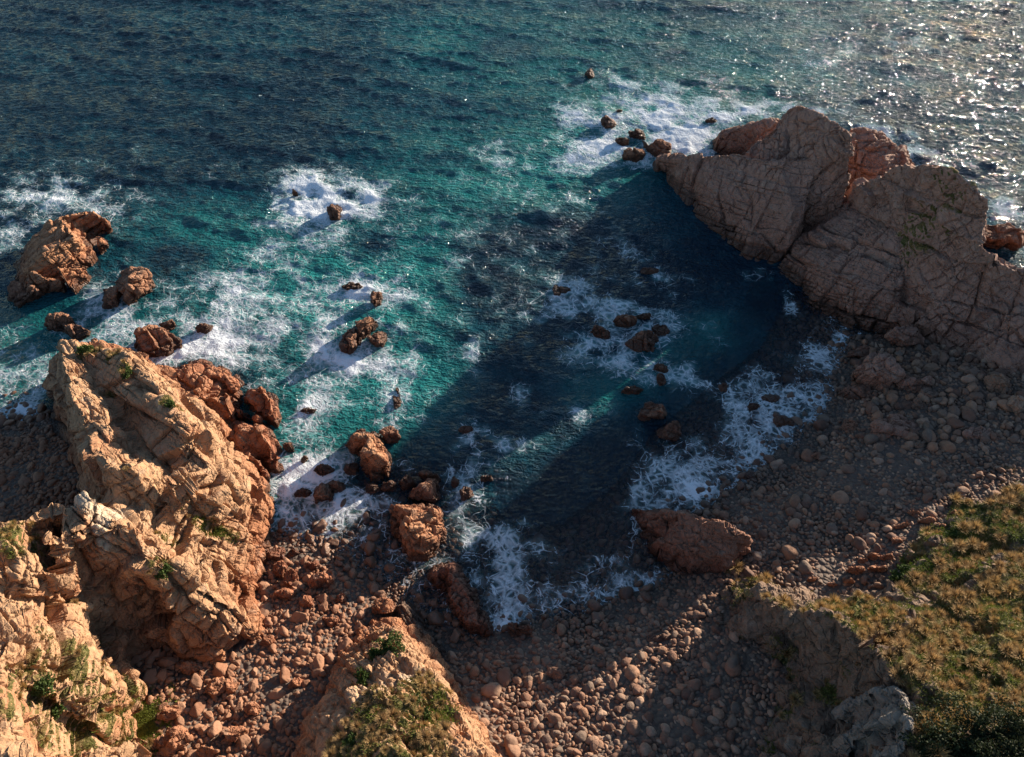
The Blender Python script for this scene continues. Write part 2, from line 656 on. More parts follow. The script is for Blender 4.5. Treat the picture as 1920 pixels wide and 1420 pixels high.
M_RIDGE = rock_material('granite_sunny', (0.375, 0.215, 0.118), (0.30, 0.118, 0.055), (1, 13), 0.65, veg=True)
M_HEAD = rock_material('granite_headland', (0.32, 0.185, 0.135), (0.27, 0.13, 0.082), (0, 9), 0.6, veg=True)
M_RED = rock_material('granite_red', (0.32, 0.145, 0.078), (0.25, 0.09, 0.045), (1, 7), 0.5)
M_STACK = rock_material('granite_stack', (0.38, 0.19, 0.10), (0.28, 0.11, 0.055), (0.5, 6), 0.4)
M_DARK = rock_material('granite_stack_shaded', (0.235, 0.115, 0.075), (0.19, 0.075, 0.045), (0.5, 6), 0.4)  # stack granite darkened for rocks in shadow, shade put into the colour
M_SHADY = rock_material('granite_cliff', (0.19, 0.12, 0.08), (0.15, 0.085, 0.055), (0, 8), 0.5, veg=True)  # darker granite for the shaded cliff and ledge, shade put into the colour
M_GREY = rock_material('granite_grey', (0.21, 0.175, 0.145), (0.18, 0.125, 0.09), (0, 4), 0.3)
M_SEAROCK = rock_material('granite_wave_washed', (0.29, 0.145, 0.085), (0.22, 0.095, 0.055), (0.3, 4), 0.4, fine=1.6, wr=(0.7, 2.3))
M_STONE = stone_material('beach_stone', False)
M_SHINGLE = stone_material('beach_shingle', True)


def ground_material():
    t = NT('shingle_bed')
    pos = t.pos()
    z = t.n('SeparateXYZ', None, Vector=pos).outputs[2]
    vo = t.n('TexVoronoi', None, Vector=pos, Scale=1.5)
    col = t.mix(vo.outputs['Color'], (0.07, 0.045, 0.032), (0.15, 0.095, 0.065))
    n = t.noise(pos, 0.5, 6, 0.7).outputs[0]
    col = t.mix(t.rng(n, 0.4, 0.65, 0, 0.6), col, (0.08, 0.055, 0.045))
    col = t.mix(t.rng(z, 0.2, 1.2, 0.6, 0.0), col, (0.03, 0.025, 0.02))
    t.put(t.bsdf.inputs['Base Color'], col)
    t.bsdf.inputs['Roughness'].default_value = 0.85
    t.put(t.bsdf.inputs['Normal'], t.bump(vo.outputs['Distance'], 0.9, -0.5))
    return t.m


M_GROUND = ground_material()


def grass_material(name, c0, c1, c2):
    t = NT(name)
    r = t.attr('tint')
    o = t.n('ObjectInfo').outputs['Random']
    col = t.mix(r, c0, c1)
    col = t.mix(t.rng(t.noise(t.pos(), 0.12, 4).outputs[0], 0.4, 0.65, 0, 0.7), col, c2)
    t.put(t.bsdf.inputs['Base Color'], col)
    t.bsdf.inputs['Roughness'].default_value = 0.7
    t.bsdf.inputs['Specular IOR Level'].default_value = 0.2
    tr = t.n('BsdfTranslucent', None, Color=col)
    mx = t.n('MixShader', None, Fac=0.25)
    t.t.links.new(t.bsdf.outputs[0], mx.inputs[1])
    t.t.links.new(tr.outputs[0], mx.inputs[2])
    t.t.links.new(mx.outputs[0], t.out.inputs[0])
    return t.m


M_TUSSOCK = grass_material('tussock_grass', (0.19, 0.11, 0.042), (0.64, 0.42, 0.195), (0.46, 0.30, 0.11))
M_GREEN = grass_material('green_turf_blades', (0.07, 0.10, 0.012), (0.20, 0.25, 0.03), (0.16, 0.17, 0.03))
M_BUSH = grass_material('shrub_leaves', (0.03, 0.055, 0.012), (0.085, 0.12, 0.028), (0.06, 0.085, 0.02))
M_TURF = grass_material('turf_blades', (0.075, 0.075, 0.016), (0.24, 0.21, 0.05), (0.13, 0.15, 0.028))
M_SCRUB = grass_material('shadow_scrub_leaves', (0.012, 0.02, 0.008), (0.035, 0.048, 0.016), (0.03, 0.035, 0.014))  # leaves far darker than the shrubs, standing in for the shadow in the corner

# ---------------------------------------------------------------- ground: sea bed and shingle beach, one sheet
G_OUT = [(-900, 60, -14), (300, 20, -14), (960, 20, -14), (1600, 20, -14), (2900, 60, -14), (3600, 500, -8), (3300, 800, 4), (2900, 1600, 18),
         (960, 1900, 10), (-900, 1900, 22), (-1300, 900, 4)]
G_LINES = [(-300, 250, -11), (300, 170, -10), (960, 160, -10), (1500, 130, -10), (2200, 160, -10), (0, 450, -5), (300, 550, -4), (600, 600, -5),
           (900, 500, -7), (1100, 450, -7), (1250, 420, -6), (500, 800, -2.2), (650, 780, -3), (750, 850, -2.2), (900, 800, -5), (1100, 750, -4),
           (1300, 600, -4), (1400, 650, -2.4), (1480, 560, -2), (1000, 950, -2.6), (1150, 900, -2.2), (1250, 850, -1.5), (1400, 780, -0.9),
           (1500, 700, -0.8), (1100, 1030, -1.5), (1000, 1080, -1.2), (900, 1040, -1.4), (830, 960, -1.3), (700, 920, -1.0), (600, 930, -0.9),
           (640, 990, -0.45), (720, 1030, -0.5), (780, 1110, -0.3), (850, 1180, -0.15),
           [(470, 1010, 0.2), (520, 1010, 0.15), (600, 1035, 0.2), (680, 1085, 0.2), (760, 1150, 0.25), (840, 1215, 0.2), (940, 1198, 0.05), (1060, 1162, 0.05),
            (1160, 1142, 0.05), (1250, 1102, 0.05), (1290, 1000, 0.05), (1330, 955, 0.05), (1370, 930, 0.05), (1420, 890, 0.05), (1500, 850, 0.05), (1560, 790, 0.1),
            (1590, 700, 0.15), (1605, 640, 0.2)],
           (1000, 1300, 3), (1200, 1250, 3), (1300, 1150, 2), (1400, 1050, 2.2), (1500, 950, 2), (1600, 850, 2.2), (1650, 750, 2), (1800, 700, 4),
           (1920, 760, 5.5), (1900, 840, 6), (1700, 960, 5), (1560, 1080, 4.5), (1400, 1200, 4.5), (1400, 1420, 6), (1200, 1420, 5.5), (950, 1420, 5.5),
           (2100, 800, 8), (2100, 700, 7), (2050,470,-8), (2300,450,-9), (500, 1100, 1.5), (600, 1150, 2.4), (450, 1250, 4), (300, 1320, 6), (300, 1420, 6.5), (500, 1420, 5.5),
           (600, 1300, 4), (0, 1500, 8), (960, 1600, 8), (2000, 1600, 12),
           [(-400, 790, 0.05), (0, 792, 0.05), (90, 782, 0.05)], (40, 880, 2), (150, 900, 2.5), (0, 980, 4), (-300, 1000, 6)]
GROUND = plan(G_OUT, G_LINES)
gV, gF = refine(GROUND[0], GROUND[1], 2.5)
gV = relax(gV, gF, 2)
gV[:, 2] += 0.25 * fbm(gV * 0.25, 3, 3) * sstep(-12, 0, gV[:, 2])
tag(link('beach_ground', raw_mesh('beach_ground', gV, gF), M_GROUND), 'dark shingle bed of the cove running down under the sea', 'beach', kind='structure')

# ---------------------------------------------------------------- right headland: one thing, its rock masses are its parts
J1 = euler(18, -28, 30)      # joint directions of the headland granite
J2 = euler(-20, 15, -35)
J3 = euler(0, 0, 50)
J4 = euler(35, 20, 10)
JR = euler(12, -14, -40)     # ribs running down the left ridge
JS1 = euler(25, -12, 32)
JS2 = euler(-18, 14, 24)
JH = euler(8, -30, 58)       # slabs of the headland dip to the sea


def veg_headland(V, N, N2):
    return blobs(V[:, :2], [(1790, 318, 40, 14, 1.0, 27), (1760, 305, 20, 8, .8, 27), (1820, 345, 14, 14, .7, 26), (1700, 380, 60, 50, .3, 18), (1780, 420, 60, 60, .3, 16)]) * sstep(0.3, 0.6, N2[:, 2]) + 0.12 * fbm(V * 0.3, 3, 5)


head = tag(empty('rock_headland', P(1640, 520, 3)), 'tall brown jointed granite headland standing in the sea, split by a dark cleft', 'headland')
mass('slab', [(1200, 262, -1), (1225, 310, -1), (1240, 332, -1), (1285, 402, -1), (1340, 452, -1), (1395, 497, -1), (1440, 503, -1), (1472, 492, -1),
              (1496, 442, -1.5), (1520, 390, -1), (1545, 300, 6), (1459, 304, 13, 2, 4, 3), (1381, 287, 12, 0, 6, -1), (1300, 292, 9, 0, 6, -1), (1240, 285, 4, 0, 5, -1)],
     [[(1212, 266, 1.5), (1240, 296, 3), (1300, 292, 6.5), (1381, 287, 10.2), (1459, 303, 12.5), (1536, 294, 14.5)],
      [(1340, 370, 4.2), (1420, 395, 5.6), (1490, 390, 8.6)], [(1536, 296, 14.3), (1512, 385, 8.5), (1478, 470, 2)]],
     0.26, [((9, 5, 4), JH, 0.5, 0.7, 0.5, 0.2, 1), ((4.2, 2.2, 1.5), JS2, 0.10, 0.15, 0.35, 0.13, 1), ((1.9, .7, .9), JS2, 0.04, 0.06, 0.12, 0.1, 1)], 11, M_HEAD, head, veg=veg_headland, smooth_it=0, rough=.12)
mass('jointed_block', [(1338, 285, -1), (1345, 330, -1), (1362, 395, -1), (1430, 435, -1), (1520, 440, 1), (1575, 420, 3), (1600, 372, 4), (1603, 250, 23, 4, -1, 5), (1570, 231, 24, 8, 6, 3), (1530, 210, 23, 8, 10, -1),
                       (1500, 194, 23, 4, 14, -1), (1478, 203, 22, -1, 16, -1), (1440, 246, 16, -3, 12, -1)],
     [[(1350, 274, 1.2), (1402, 291, 5.5), (1440, 246, 10.5), (1478, 203, 15.5), (1500, 194, 17.5), (1570, 231, 20.5), (1603, 250, 21)],
      [(1402, 291, 5.5), (1470, 313, 9.6), (1540, 296, 15), (1530, 365, 9.3)], [(1570, 231, 20.5), (1552, 265, 17.6), (1540, 296, 15)],
      [(1603, 250, 21), (1590, 300, 16), (1568, 345, 11.3), (1552, 364, 9.4), (1530, 365, 9.3)]],
     0.24, [((6, 4, 3.6), JS1, 0.45, 0.5, 0.6, 0.2, 1), ((2.4, 1.7, 1.5), JS1, 0.13, 0.16, 0.5, 0.14, 1), ((1.1, .8, .7), JS1, 0.04, 0.05, 0.12, 0.1, 1)], 23, M_HEAD, head, veg=veg_headland, smooth_it=0, rough=.12)
mass('low_shoulder', [(1328, 285, -1.5), (1345, 305, -1.5), (1420, 330, -1.5), (1500, 300, -1.5), (1480, 215, 8, 6, 8, -1.5), (1420, 222, 8, 0, 8, -1.5), (1360, 235, 6, -2, 5, -1.5)],
     [[(1345, 262, 3), (1362, 238, 6), (1420, 222, 8), (1465, 216, 9)]], 0.35,
     [((4, 2, 2), JS1, 0.4, 0.4, 0.5, 0.2, 1), ((1.5, .9, 1), JS1, 0.15, 0.15, 0.25, 0.13, 1)], 31, M_HEAD, head)
mass('seaward_ledge', [(1585, 275, 0), (1580, 335, 3), (1640, 345, 4), (1720, 330, 2), (1706, 290, 6.5, 6, 6, -1), (1690, 268, 8, 5, 9, -1), (1640, 236, 10, 3, 9, -1), (1600, 228, 11, 0, 9, -1)],
     [[(1598, 232, 12), (1640, 236, 11), (1690, 268, 8), (1708, 296, 6.5)], [(1612, 300, 7), (1660, 312, 6.5)]], 0.35,
     [((4, 1.6, 2), JS2, 0.45, 0.4, 0.5, 0.2, 1), ((1.5, .8, 1), JS2, 0.15, 0.15, 0.25, 0.13, 1)], 37, M_HEAD, head)
mass('main_face', [(1585, 400, 3), (1650, 560, 1), (1678, 632, .5), (1720, 634, 1), (1760, 652, 1.5), (1800, 664, 2), (1850, 709, 3), (1925, 734, 4), (2100, 764, 5), (2350, 745, 5),
                   (2350, 600, 8, 12, 10, -1), (2050, 520, 16.2, 12, 14, -1), (1920, 492, 16.8, 12, 14, -1), (1862, 362, 25, 12, 9, -1), (1800, 309, 26.3, 12, 12, -1), (1750, 296, 23, 8, 14, -1),
                   (1700, 301, 21, 4, 14, -1), (1660, 322, 18.5, 3, 11, -1), (1605, 345, 6, -2, 4, 2)],
     [[(1600, 349, 6), (1609, 344, 10.5), (1660, 322, 18.5), (1700, 301, 22.5), (1750, 296, 26.2), (1800, 309, 27.8), (1835, 343, 27.4), (1862, 364, 26.6), (1850, 430, 21.5), (1880, 470, 18.5), (1922, 494, 16.2), (2050, 530, 15.5), (2200, 560, 14.2), (2330, 600, 11)],
      [(1640, 390, 11), (1720, 390, 16.6), (1800, 400, 18.6)], [(1787, 470, 13.2), (1720, 545, 7.2), (1672, 606, 1.5)], [(1830, 500, 13), (1780, 580, 7.6), (1740, 625, 3)],
      [(1920, 560, 11.6), (1880, 640, 7.6), (1860, 690, 4.2)], [(1905, 520, 12.6), (1840, 600, 7), (1800, 650, 2.8)]],
     0.28, [((9, 6, 5), JS2, 0.8, 0.9, 0.7, 0.25, 1), ((4.5, 2.0, 1.8), JS1, 0.22, 0.3, 0.4, 0.16, 1), ((1.7, .9, .8), JS1, 0.08, 0.1, 0.14, 0.11, 1)], 41, M_HEAD, head, veg=veg_headland, rough=.35, smooth_it=2)
mass('lower_block', [(1452, 512, -1), (1500, 564, -1), (1560, 602, -1), (1600, 624, -1), (1645, 644, -.2), (1682, 630, .5), (1705, 560, 3), (1715, 460, 9), (1640, 392, 9.5, 2, 3, 3), (1560, 366, 5.6, 1, 2.5, 2),
                     (1518, 388, 4.5, -.6, 1.2, -1), (1496, 448, -1.5)],
     [[(1512, 388, 4.5), (1545, 367, 5.6), (1586, 373, 6), (1602, 379, 8.7), (1628, 392, 9.8), (1695, 448, 11.8)], [(1505, 440, 3.4), (1590, 470, 7)], [(1482, 474, 2.3), (1540, 505, 4.8), (1600, 545, 5.4), (1690, 540, 7.2)],
      [(1590, 470, 7), (1640, 500, 8), (1690, 540, 7.2)], [(1484, 474, 2.3), (1509, 440, 3.4)], [(1520, 560, 1), (1600, 610, 1.0), (1660, 615, 1.6)]],
     0.25, [((5.5, 4, 3.4), JS2, 0.65, 0.6, 0.8, 0.22, 1), ((2.4, 1.5, 1.0), JS2, 0.12, 0.16, 0.4, 0.13, 1), ((1.1, .7, .6), JS2, 0.04, 0.05, 0.1, 0.1, 1)], 53, M_HEAD, head, smooth_it=2, rough=.15)

# ---------------------------------------------------------------- left ridge, gully and buttress
def veg_ridge(V, N, N2):
    b = blobs(V[:, :2], [(165, 655, 26, 16, 1.1, 13), (215, 672, 22, 12, .9, 14), (240, 705, 14, 18, .9, 14), (320, 760, 20, 16, 1.0, 18), (205, 735, 16, 10, .7, 14),
                         (395, 985, 34, 14, 1.3, 12.5), (300, 985, 30, 14, .8, 18), (240, 880, 30, 10, .6, 21), (60, 980, 60, 20, .6, 24), (40, 1040, 50, 30, .75, 25), (20, 1100, 40, 30, .5, 26),
                         (310, 1075, 22, 22, .9, 16), (210, 1310, 50, 40, .9, 14), (250, 1380, 40, 40, 1.2, 9), (160, 1270, 40, 30, .6, 20), (90, 1300, 40, 40, .6, 26),
                         (130, 1400, 60, 30, .5, 26), (60, 1160, 40, 20, .5, 27), (50, 1240, 40, 20, .5, 28), (40, 1335, 50, 26, .8, 30), (185, 1350, 40, 40, .8, 18), (120, 1185, 40, 20, .7, 25), (30, 1010, 50, 24, .7, 24), (80, 1080, 30, 20, .6, 26)])
    return b * sstep(0.25, 0.6, N2[:, 2]) + 0.18 * fbm(V * 0.25, 3, 6)


ridge = tag(empty('rock_ridge', P(300, 900, 8)), 'long sunlit tan granite ridge running out to sea beside a steep shaded gully', 'rock ridge')
D_OUT = [(80, 640, -1), (80, 740, -1), (92, 800, 0), (130, 850, 1), (150, 900, 2), (130, 935, 23, -8, 7, 2), (60, 965, 23, -10, 7, 2), (0, 990, 23, -11, 7, 2), (-200, 1050, 24, -11, 9, 3), (-500, 1120, 26, -8, 8, 6),
         (-500, 1700, 34), (275, 1700, 7), (268, 1440, 5.5), (276, 1380, 5.3), (290, 1300, 5), (262, 1275, 5), (330, 1218, 4), (400, 1245, 3.2), (440, 1238, 2.6), (486, 1150, 1.6), (497, 1085, .8), (502, 1040, .4),
         (512, 1005, -.2), (528, 940, -1), (500, 880, -1), (470, 820, -1), (440, 790, -1), (330, 700, -1), (280, 682, -1), (220, 642, -1), (160, 615, -1), (110, 612, -1)]
D_LIN = [[(112, 645, 12), (122, 700, 16), (140, 770, 18), (165, 840, 20), (188, 868, 21.5)], [(150, 668, 12), (215, 760, 14.5), (270, 850, 16), (318, 930, 16.5)],
         [(118, 637, 11), (150, 648, 12), (240, 666, 14.5), (275, 703, 16.5), (320, 765, 18.5), (355, 805, 18.5), (400, 870, 16.5), (440, 905, 13), (480, 950, 7)],
         [(170, 720, 16), (205, 800, 18), (225, 855, 19)],
         [(185, 868, 22), (240, 862, 22.5), (300, 890, 21.5), (314, 930, 18.5)], [(190, 920, 20), (300, 962, 17)],
         [(0, 990, 23), (60, 965, 23.5), (100, 948, 23.8), (150, 922, 24), (178, 940, 24), (210, 962, 23.3)], [(0, 1045, 26.3), (55, 1035, 26)], (75, 1000, 25.2), (20, 1012, 25), (85, 1065, 25.3),
         [(122, 985, 20), (150, 1075, 13), (196, 1155, 8.5), (240, 1225, 5.8), (272, 1262, 5.0)],
         [(100, 958, 24), (106, 1010, 23.8), (112, 1100, 22), (140, 1158, 18.5), (190, 1217, 12.5), (250, 1276, 6.5)],
         [(210, 962, 23.5), (240, 995, 22), (288, 1070, 18), (326, 1145, 13), (340, 1208, 7)],
         [(210, 962, 23.5), (290, 1002, 19.5), (340, 1060, 17), (400, 1110, 13.5), (455, 1150, 9)], [(370, 1180, 10), (430, 1200, 6)],
         [(316, 935, 17), (370, 985, 13.5), (420, 1000, 12), (480, 1008, 6)], [(350, 1005, 14), (380, 1045, 12), (440, 1052, 8.5), (490, 1045, 3.5)],
         [(385, 780, 11), (430, 850, 10), (470, 900, 6)],
         [(0, 1100, 27), (60, 1130, 26.5), (120, 1215, 23.5)], [(0, 1250, 30), (100, 1285, 26.5), (182, 1305, 18)], [(0, 1420, 32), (120, 1420, 28), (205, 1385, 19), (252, 1380, 9.5)],
         [(225, 1300, 13), (255, 1330, 8)],
         (-300, 1300, 34), (-300, 1120, 29), (0, 1650, 33), (170, 1650, 26)]
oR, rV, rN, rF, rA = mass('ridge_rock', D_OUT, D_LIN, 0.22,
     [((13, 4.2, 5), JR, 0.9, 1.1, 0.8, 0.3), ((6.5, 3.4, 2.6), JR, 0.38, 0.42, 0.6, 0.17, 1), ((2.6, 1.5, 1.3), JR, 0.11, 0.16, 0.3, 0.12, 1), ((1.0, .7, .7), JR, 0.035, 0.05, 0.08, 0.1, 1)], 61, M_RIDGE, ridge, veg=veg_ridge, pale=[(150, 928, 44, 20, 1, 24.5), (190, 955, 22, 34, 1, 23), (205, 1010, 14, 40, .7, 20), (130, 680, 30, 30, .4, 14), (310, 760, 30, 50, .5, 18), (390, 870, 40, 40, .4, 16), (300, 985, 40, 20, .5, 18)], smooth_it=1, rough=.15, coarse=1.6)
JB = [((3.6, 2.6, 2.6), JR, 0.4, 0.5, 0.7, 0.2), ((1.6, 1.1, 1.1), JR, 0.16, 0.22, 0.3, 0.13, 1)]
mass('red_knob', [(292, 702, -1), (330, 680, -1), (385, 670, -1), (430, 686, -1), (464, 725, -1), (465, 768, -1), (440, 790, 0), (380, 785, 4), (330, 750, 5)],
     [[(315, 707, 4), (350, 692, 6), (395, 690, 6.5), (430, 705, 6)], [(370, 738, 9), (420, 742, 7), (452, 760, 3.5)]], 0.28, JB, 71, M_RED, ridge, coarse=1.2, smooth_it=4)
mass('outer_knob', [(457, 722, -1), (478, 704, -1), (502, 706, -1), (522, 748, -1), (524, 782, -1), (506, 804, -1), (470, 800, -1), (453, 770, -1)],
     [[(470, 728, 4.5), (490, 718, 5), (508, 750, 4.5)], [(478, 772, 4.2), (505, 776, 3)]], 0.26, JB, 73, M_RED, ridge, coarse=1.2)
mass('red_shoulder', [(436, 790, -1), (470, 775, -1), (502, 800, -1), (528, 840, -1), (530, 872, -1), (502, 893, -1), (465, 890, 2), (435, 850, 4)],
     [[(455, 803, 6), (480, 800, 6), (505, 830, 5), (515, 860, 4)], [(460, 842, 8), (492, 865, 5)]], 0.26, JB, 79, M_RED, ridge, coarse=1.2)

# ---------------------------------------------------------------- centre knoll and the grassy slope on the right
def veg_knoll(V, N, N2):
    return blobs(V[:, :2], [(740, 1330, 110, 70, .8, 15), (800, 1290, 50, 50, .5, 12), (760, 1420, 130, 50, .75, 17), (640, 1400, 40, 60, .5, 14), (680, 1230, 30, 16, .5, 11)]) * sstep(0.4, 0.75, N2[:, 2]) + .15 * fbm(V * .4, 3, 8)


knoll = tag(empty('rock_knoll', P(740, 1340, 12)), 'sunlit pale rock knoll with straw tussocks rising from the shingle', 'knoll')
oK, kV, kN, kF, kA = mass('knoll_rock', [(682, 1158, 1.2), (715, 1146, 1), (752, 1150, .5), (792, 1172, 0), (838, 1230, 0), (866, 1290, 1), (893, 1340, 2), (935, 1400, 3), (965, 1480, 4), (960, 1750, 5), (500, 1750, 5), (535, 1440, 3.5),
              (560, 1370, 3), (600, 1290, 2), (640, 1225, 1.5), (664, 1180, 1.2)],
     [[(705, 1172, 4.5), (724, 1174, 7), (747, 1184, 9), (790, 1218, 10.5), (830, 1282, 12), (868, 1340, 13.5), (910, 1400, 14.5), (945, 1480, 16)],
      [(747, 1184, 9), (694, 1202, 9.3), (652, 1237, 10), (617, 1300, 11), (582, 1380, 12), (567, 1450, 13)], [(722, 1222, 12), (702, 1300, 14.5), (720, 1400, 17), (730, 1650, 20)]],
     0.26, [((5, 2.4, 3), JR, 0.4, 0.5, 0.4, 0.25), ((1.7, 1.1, 1.1), JR, 0.2, 0.28, 0.25, 0.14, 1), ((.8, .6, .6), JR, 0.08, 0.12, 0.1, 0.1, 1)], 83, M_RIDGE, knoll, veg=veg_knoll, pale=[(700, 1290, 60, 40, .5, 13), (780, 1270, 40, 30, .6, 12), (660, 1350, 40, 60, .4, 13)], rough=.3, coarse=1.4)


def veg_slope(V, N, N2):
    px, py = to_px(V[:, 0], V[:, 1], V[:, 2])
    s = sstep(0.5, 0.78, N[:, 2]) * 0.9
    return s + 0.55 * fbm(V * 0.22, 3, 9) - blobs(V[:, :2], [(1640, 1330, 70, 60, 1.0, 20), (1760, 1130, 40, 8, .7, 13), (1790, 985, 50, 20, .5, 7)])


slope = tag(empty('grassy_hillside', P(1700, 1200, 10)), 'hillside of golden tussock grass with a dark shaded rock cliff on its seaward edge', 'hillside')
F_OUT = [(1358, 1098, 1), (1375, 1076, 1.5), (1450, 1088, 2), (1520, 1105, 2.5), (1600, 1106, 3), (1655, 1080, 3.5), (1645, 1045, 3.5), (1710, 990, 4), (1830, 920, 4.5), (1930, 840, 5), (2150, 800, 6), (2500, 850, 7),
         (2600, 1750, 20), (1395, 1750, 4), (1392, 1420, 4), (1415, 1300, 3.5), (1375, 1240, 3), (1350, 1180, 2.5), (1343, 1130, 2)]
F_LIN = [[(1372, 1100, 6), (1430, 1112, 11), (1490, 1140, 14.5), (1550, 1162, 17), (1610, 1195, 18.5), (1660, 1225, 20), (1674, 1265, 20.8), (1702, 1310, 21), (1728, 1350, 22.5), (1722, 1420, 23), (1715, 1600, 24)],
         [(1450, 1102, 7.5), (1560, 1122, 9), (1650, 1122, 10), (1750, 1055, 8.5), (1850, 980, 8), (1930, 920, 8)], [(1700, 1182, 16.5), (1800, 1132, 13), (1930, 1080, 12.5)],
         [(1720, 1090, 10.0), (1800, 1045, 8.0)], [(1750, 1282, 20), (1850, 1232, 18.5), (1930, 1200, 18)], [(1800, 1400, 21.5), (1930, 1350, 21.5)], (2200, 1120, 15), (2300, 1400, 22), (1800, 1650, 26),
         (1412, 1205, 4), (1442, 1252, 4), (1484, 1200, 10), (1540, 1265, 11.5), (1590, 1335, 12), (1480, 1335, 8), (1560, 1420, 13), (1650, 1385, 15.5), (1500, 1250, 7.5), (1450, 1400, 7), (1600, 1240, 14)]
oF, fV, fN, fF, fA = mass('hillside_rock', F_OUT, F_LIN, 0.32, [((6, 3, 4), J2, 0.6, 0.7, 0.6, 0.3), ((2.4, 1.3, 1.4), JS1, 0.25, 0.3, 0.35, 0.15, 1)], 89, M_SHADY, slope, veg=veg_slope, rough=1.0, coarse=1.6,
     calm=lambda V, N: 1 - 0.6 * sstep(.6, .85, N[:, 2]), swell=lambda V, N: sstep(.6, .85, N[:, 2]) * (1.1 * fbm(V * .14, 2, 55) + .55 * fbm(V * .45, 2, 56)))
mass('granite_outcrop', [(1572, 1425, 9), (1560, 1370, 9), (1600, 1305, 13), (1655, 1268, 16), (1690, 1280, 18), (1722, 1320, 19), (1725, 1365, 20), (1705, 1430, 19), (1650, 1470, 14)],
     [[(1602, 1312, 17), (1660, 1283, 21.5), (1700, 1303, 23)], [(1585, 1390, 16), (1650, 1350, 21.5), (1712, 1350, 24.3)], [(1640, 1420, 20), (1690, 1400, 23.5)]], 0.22,
     [((2.6, 2.2, 2.4), J1, 0.35, 0.25, 0.9, 0.2), ((1.3, 1.1, 1.2), J2, 0.08, 0.1, 0.25, 0.12)], 97, M_GREY, slope, coarse=1.2, rough=.12)

# ---------------------------------------------------------------- water
FOAM = [(1150, 590, 140, 100, .2), (1370, 760, 150, 120, .2), (1290, 880, 140, 70, .22), (1000, 1050, 140, 60, .2), (640, 640, 150, 90, .2), (420, 600, 160, 60, .2), (590, 400, 110, 60, .25), (1310, 620, 30, 12, .3), (1080, 775, 60, 20, .28), (990, 835, 50, 22, .3), (20, 640, 100, 60, .3), (60, 700, 80, 40, .5), (120, 372, 110, 34, .55), (215, 395, 50, 36, .6), (30, 430, 40, 60, .5), (185, 525, 80, 36, .4), (60, 345, 70, 22, .35), (20, 750, 60, 46, .65), (55, 775, 60, 24, .55),  # faint flecks along the light strip are added to make the sunbeam show
        (250, 600, 120, 55, .4), (330, 600, 150, 60, .45), (385, 650, 90, 46, .65), (330, 668, 50, 24, .7), (460, 580, 100, 80, .4), (430, 540, 80, 50, .35), (520, 660, 70, 60, .5), (150, 620, 40, 20, .4),
        (590, 385, 75, 45, .8), (565, 375, 45, 34, 1.2), (610, 400, 50, 22, 1.2), (650, 370, 36, 24, .8), (690, 375, 55, 32, .55), (560, 455, 65, 34, .55), (590, 330, 55, 22, .5),
        (680, 535, 60, 28, .75), (640, 575, 34, 60, .65), (740, 580, 50, 40, .5), (640, 690, 80, 36, .7), (720, 665, 55, 40, .5), (590, 670, 30, 40, .4), (700, 725, 90, 36, .5),
        (560, 800, 70, 60, .5), (560, 770, 46, 26, .6), (545, 900, 46, 60, .65), (600, 870, 56, 36, .5), (540, 960, 34, 46, .7), (640, 950, 46, 40, .45), (700, 945, 46, 26, .35), (620, 900, 60, 40, .35),
        (760, 775, 55, 34, .35), (720, 790, 40, 18, .5), (880, 812, 34, 30, .55), (980, 742, 32, 22, .42), (780, 880, 60, 20, .4), (870, 905, 36, 30, .55), (920, 885, 60, 36, .32), (860, 965, 34, 56, .5),
        (900, 1000, 70, 56, .45), (980, 1025, 60, 46, .42), (930, 1070, 60, 46, .45), (1000, 1120, 80, 36, .5), (942, 1172, 20, 36, .75), (1080, 1112, 70, 34, .45), (1160, 1102, 60, 34, .5), (1220, 1080, 36, 26, .5),
        (1130, 1050, 18, 10, .6), (1250, 940, 76, 50, .6), (1200, 880, 50, 40, .42), (1320, 880, 76, 56, .5), (1330, 930, 56, 24, .6), (1400, 862, 56, 36, .5), (1450, 800, 76, 46, .45), (1440, 725, 50, 34, .6),
        (1500, 745, 76, 36, .4), (1540, 665, 46, 36, .5), (1582, 632, 20, 14, .8), (1420, 512, 32, 14, .8), (1480, 570, 16, 32, .6), (1380, 760, 40, 60, .3),
        (1040, 535, 38, 28, .55), (1100, 580, 76, 46, .5), (1150, 650, 76, 46, .55), (1220, 600, 56, 36, .5), (1242, 640, 36, 26, .6), (1230, 520, 56, 36, .42), (1160, 465, 46, 16, .4), (1280, 700, 46, 26, .45),
        (1200, 690, 36, 22, .6), (885, 665, 16, 24, .6), (1090, 775, 24, 11, .5), (960, 845, 36, 18, .45),
        (1130, 270, 66, 40, .9), (1090, 232, 36, 36, .5), (1060, 210, 22, 36, .5), (1080, 300, 46, 18, .7), (1180, 292, 56, 26, .7), (1200, 210, 100, 50, .8), (1280, 240, 80, 50, 1.0), (1300, 268, 46, 24, 1.1),
        (1265, 262, 26, 13, 1.1), (1350, 212, 96, 26, .9), (1430, 205, 76, 16, .8), (1200, 160, 60, 26, .35), (1150, 160, 36, 26, .45), (1300, 165, 120, 30, .25),
        (1560, 212, 46, 14, .85), (1650, 248, 66, 16, .75), (1720, 284, 56, 16, .75), (1790, 316, 46, 12, .6), (1890, 400, 36, 16, .85), (1910, 470, 26, 26, .8), (1880, 385, 30, 14, .7),
        (950, 290, 66, 36, .32), (930, 280, 34, 26, .35), (1000, 340, 90, 40, .2), (1090, 380, 40, 20, .3), (700, 470, 260, 120, .12), (950, 480, 160, 160, .1), (1650, 80, 200, 40, .22), (1560, 110, 60, 16, .3),
        (210, 300, 260, 40, .08), (400, 330, 60, 10, .25)]
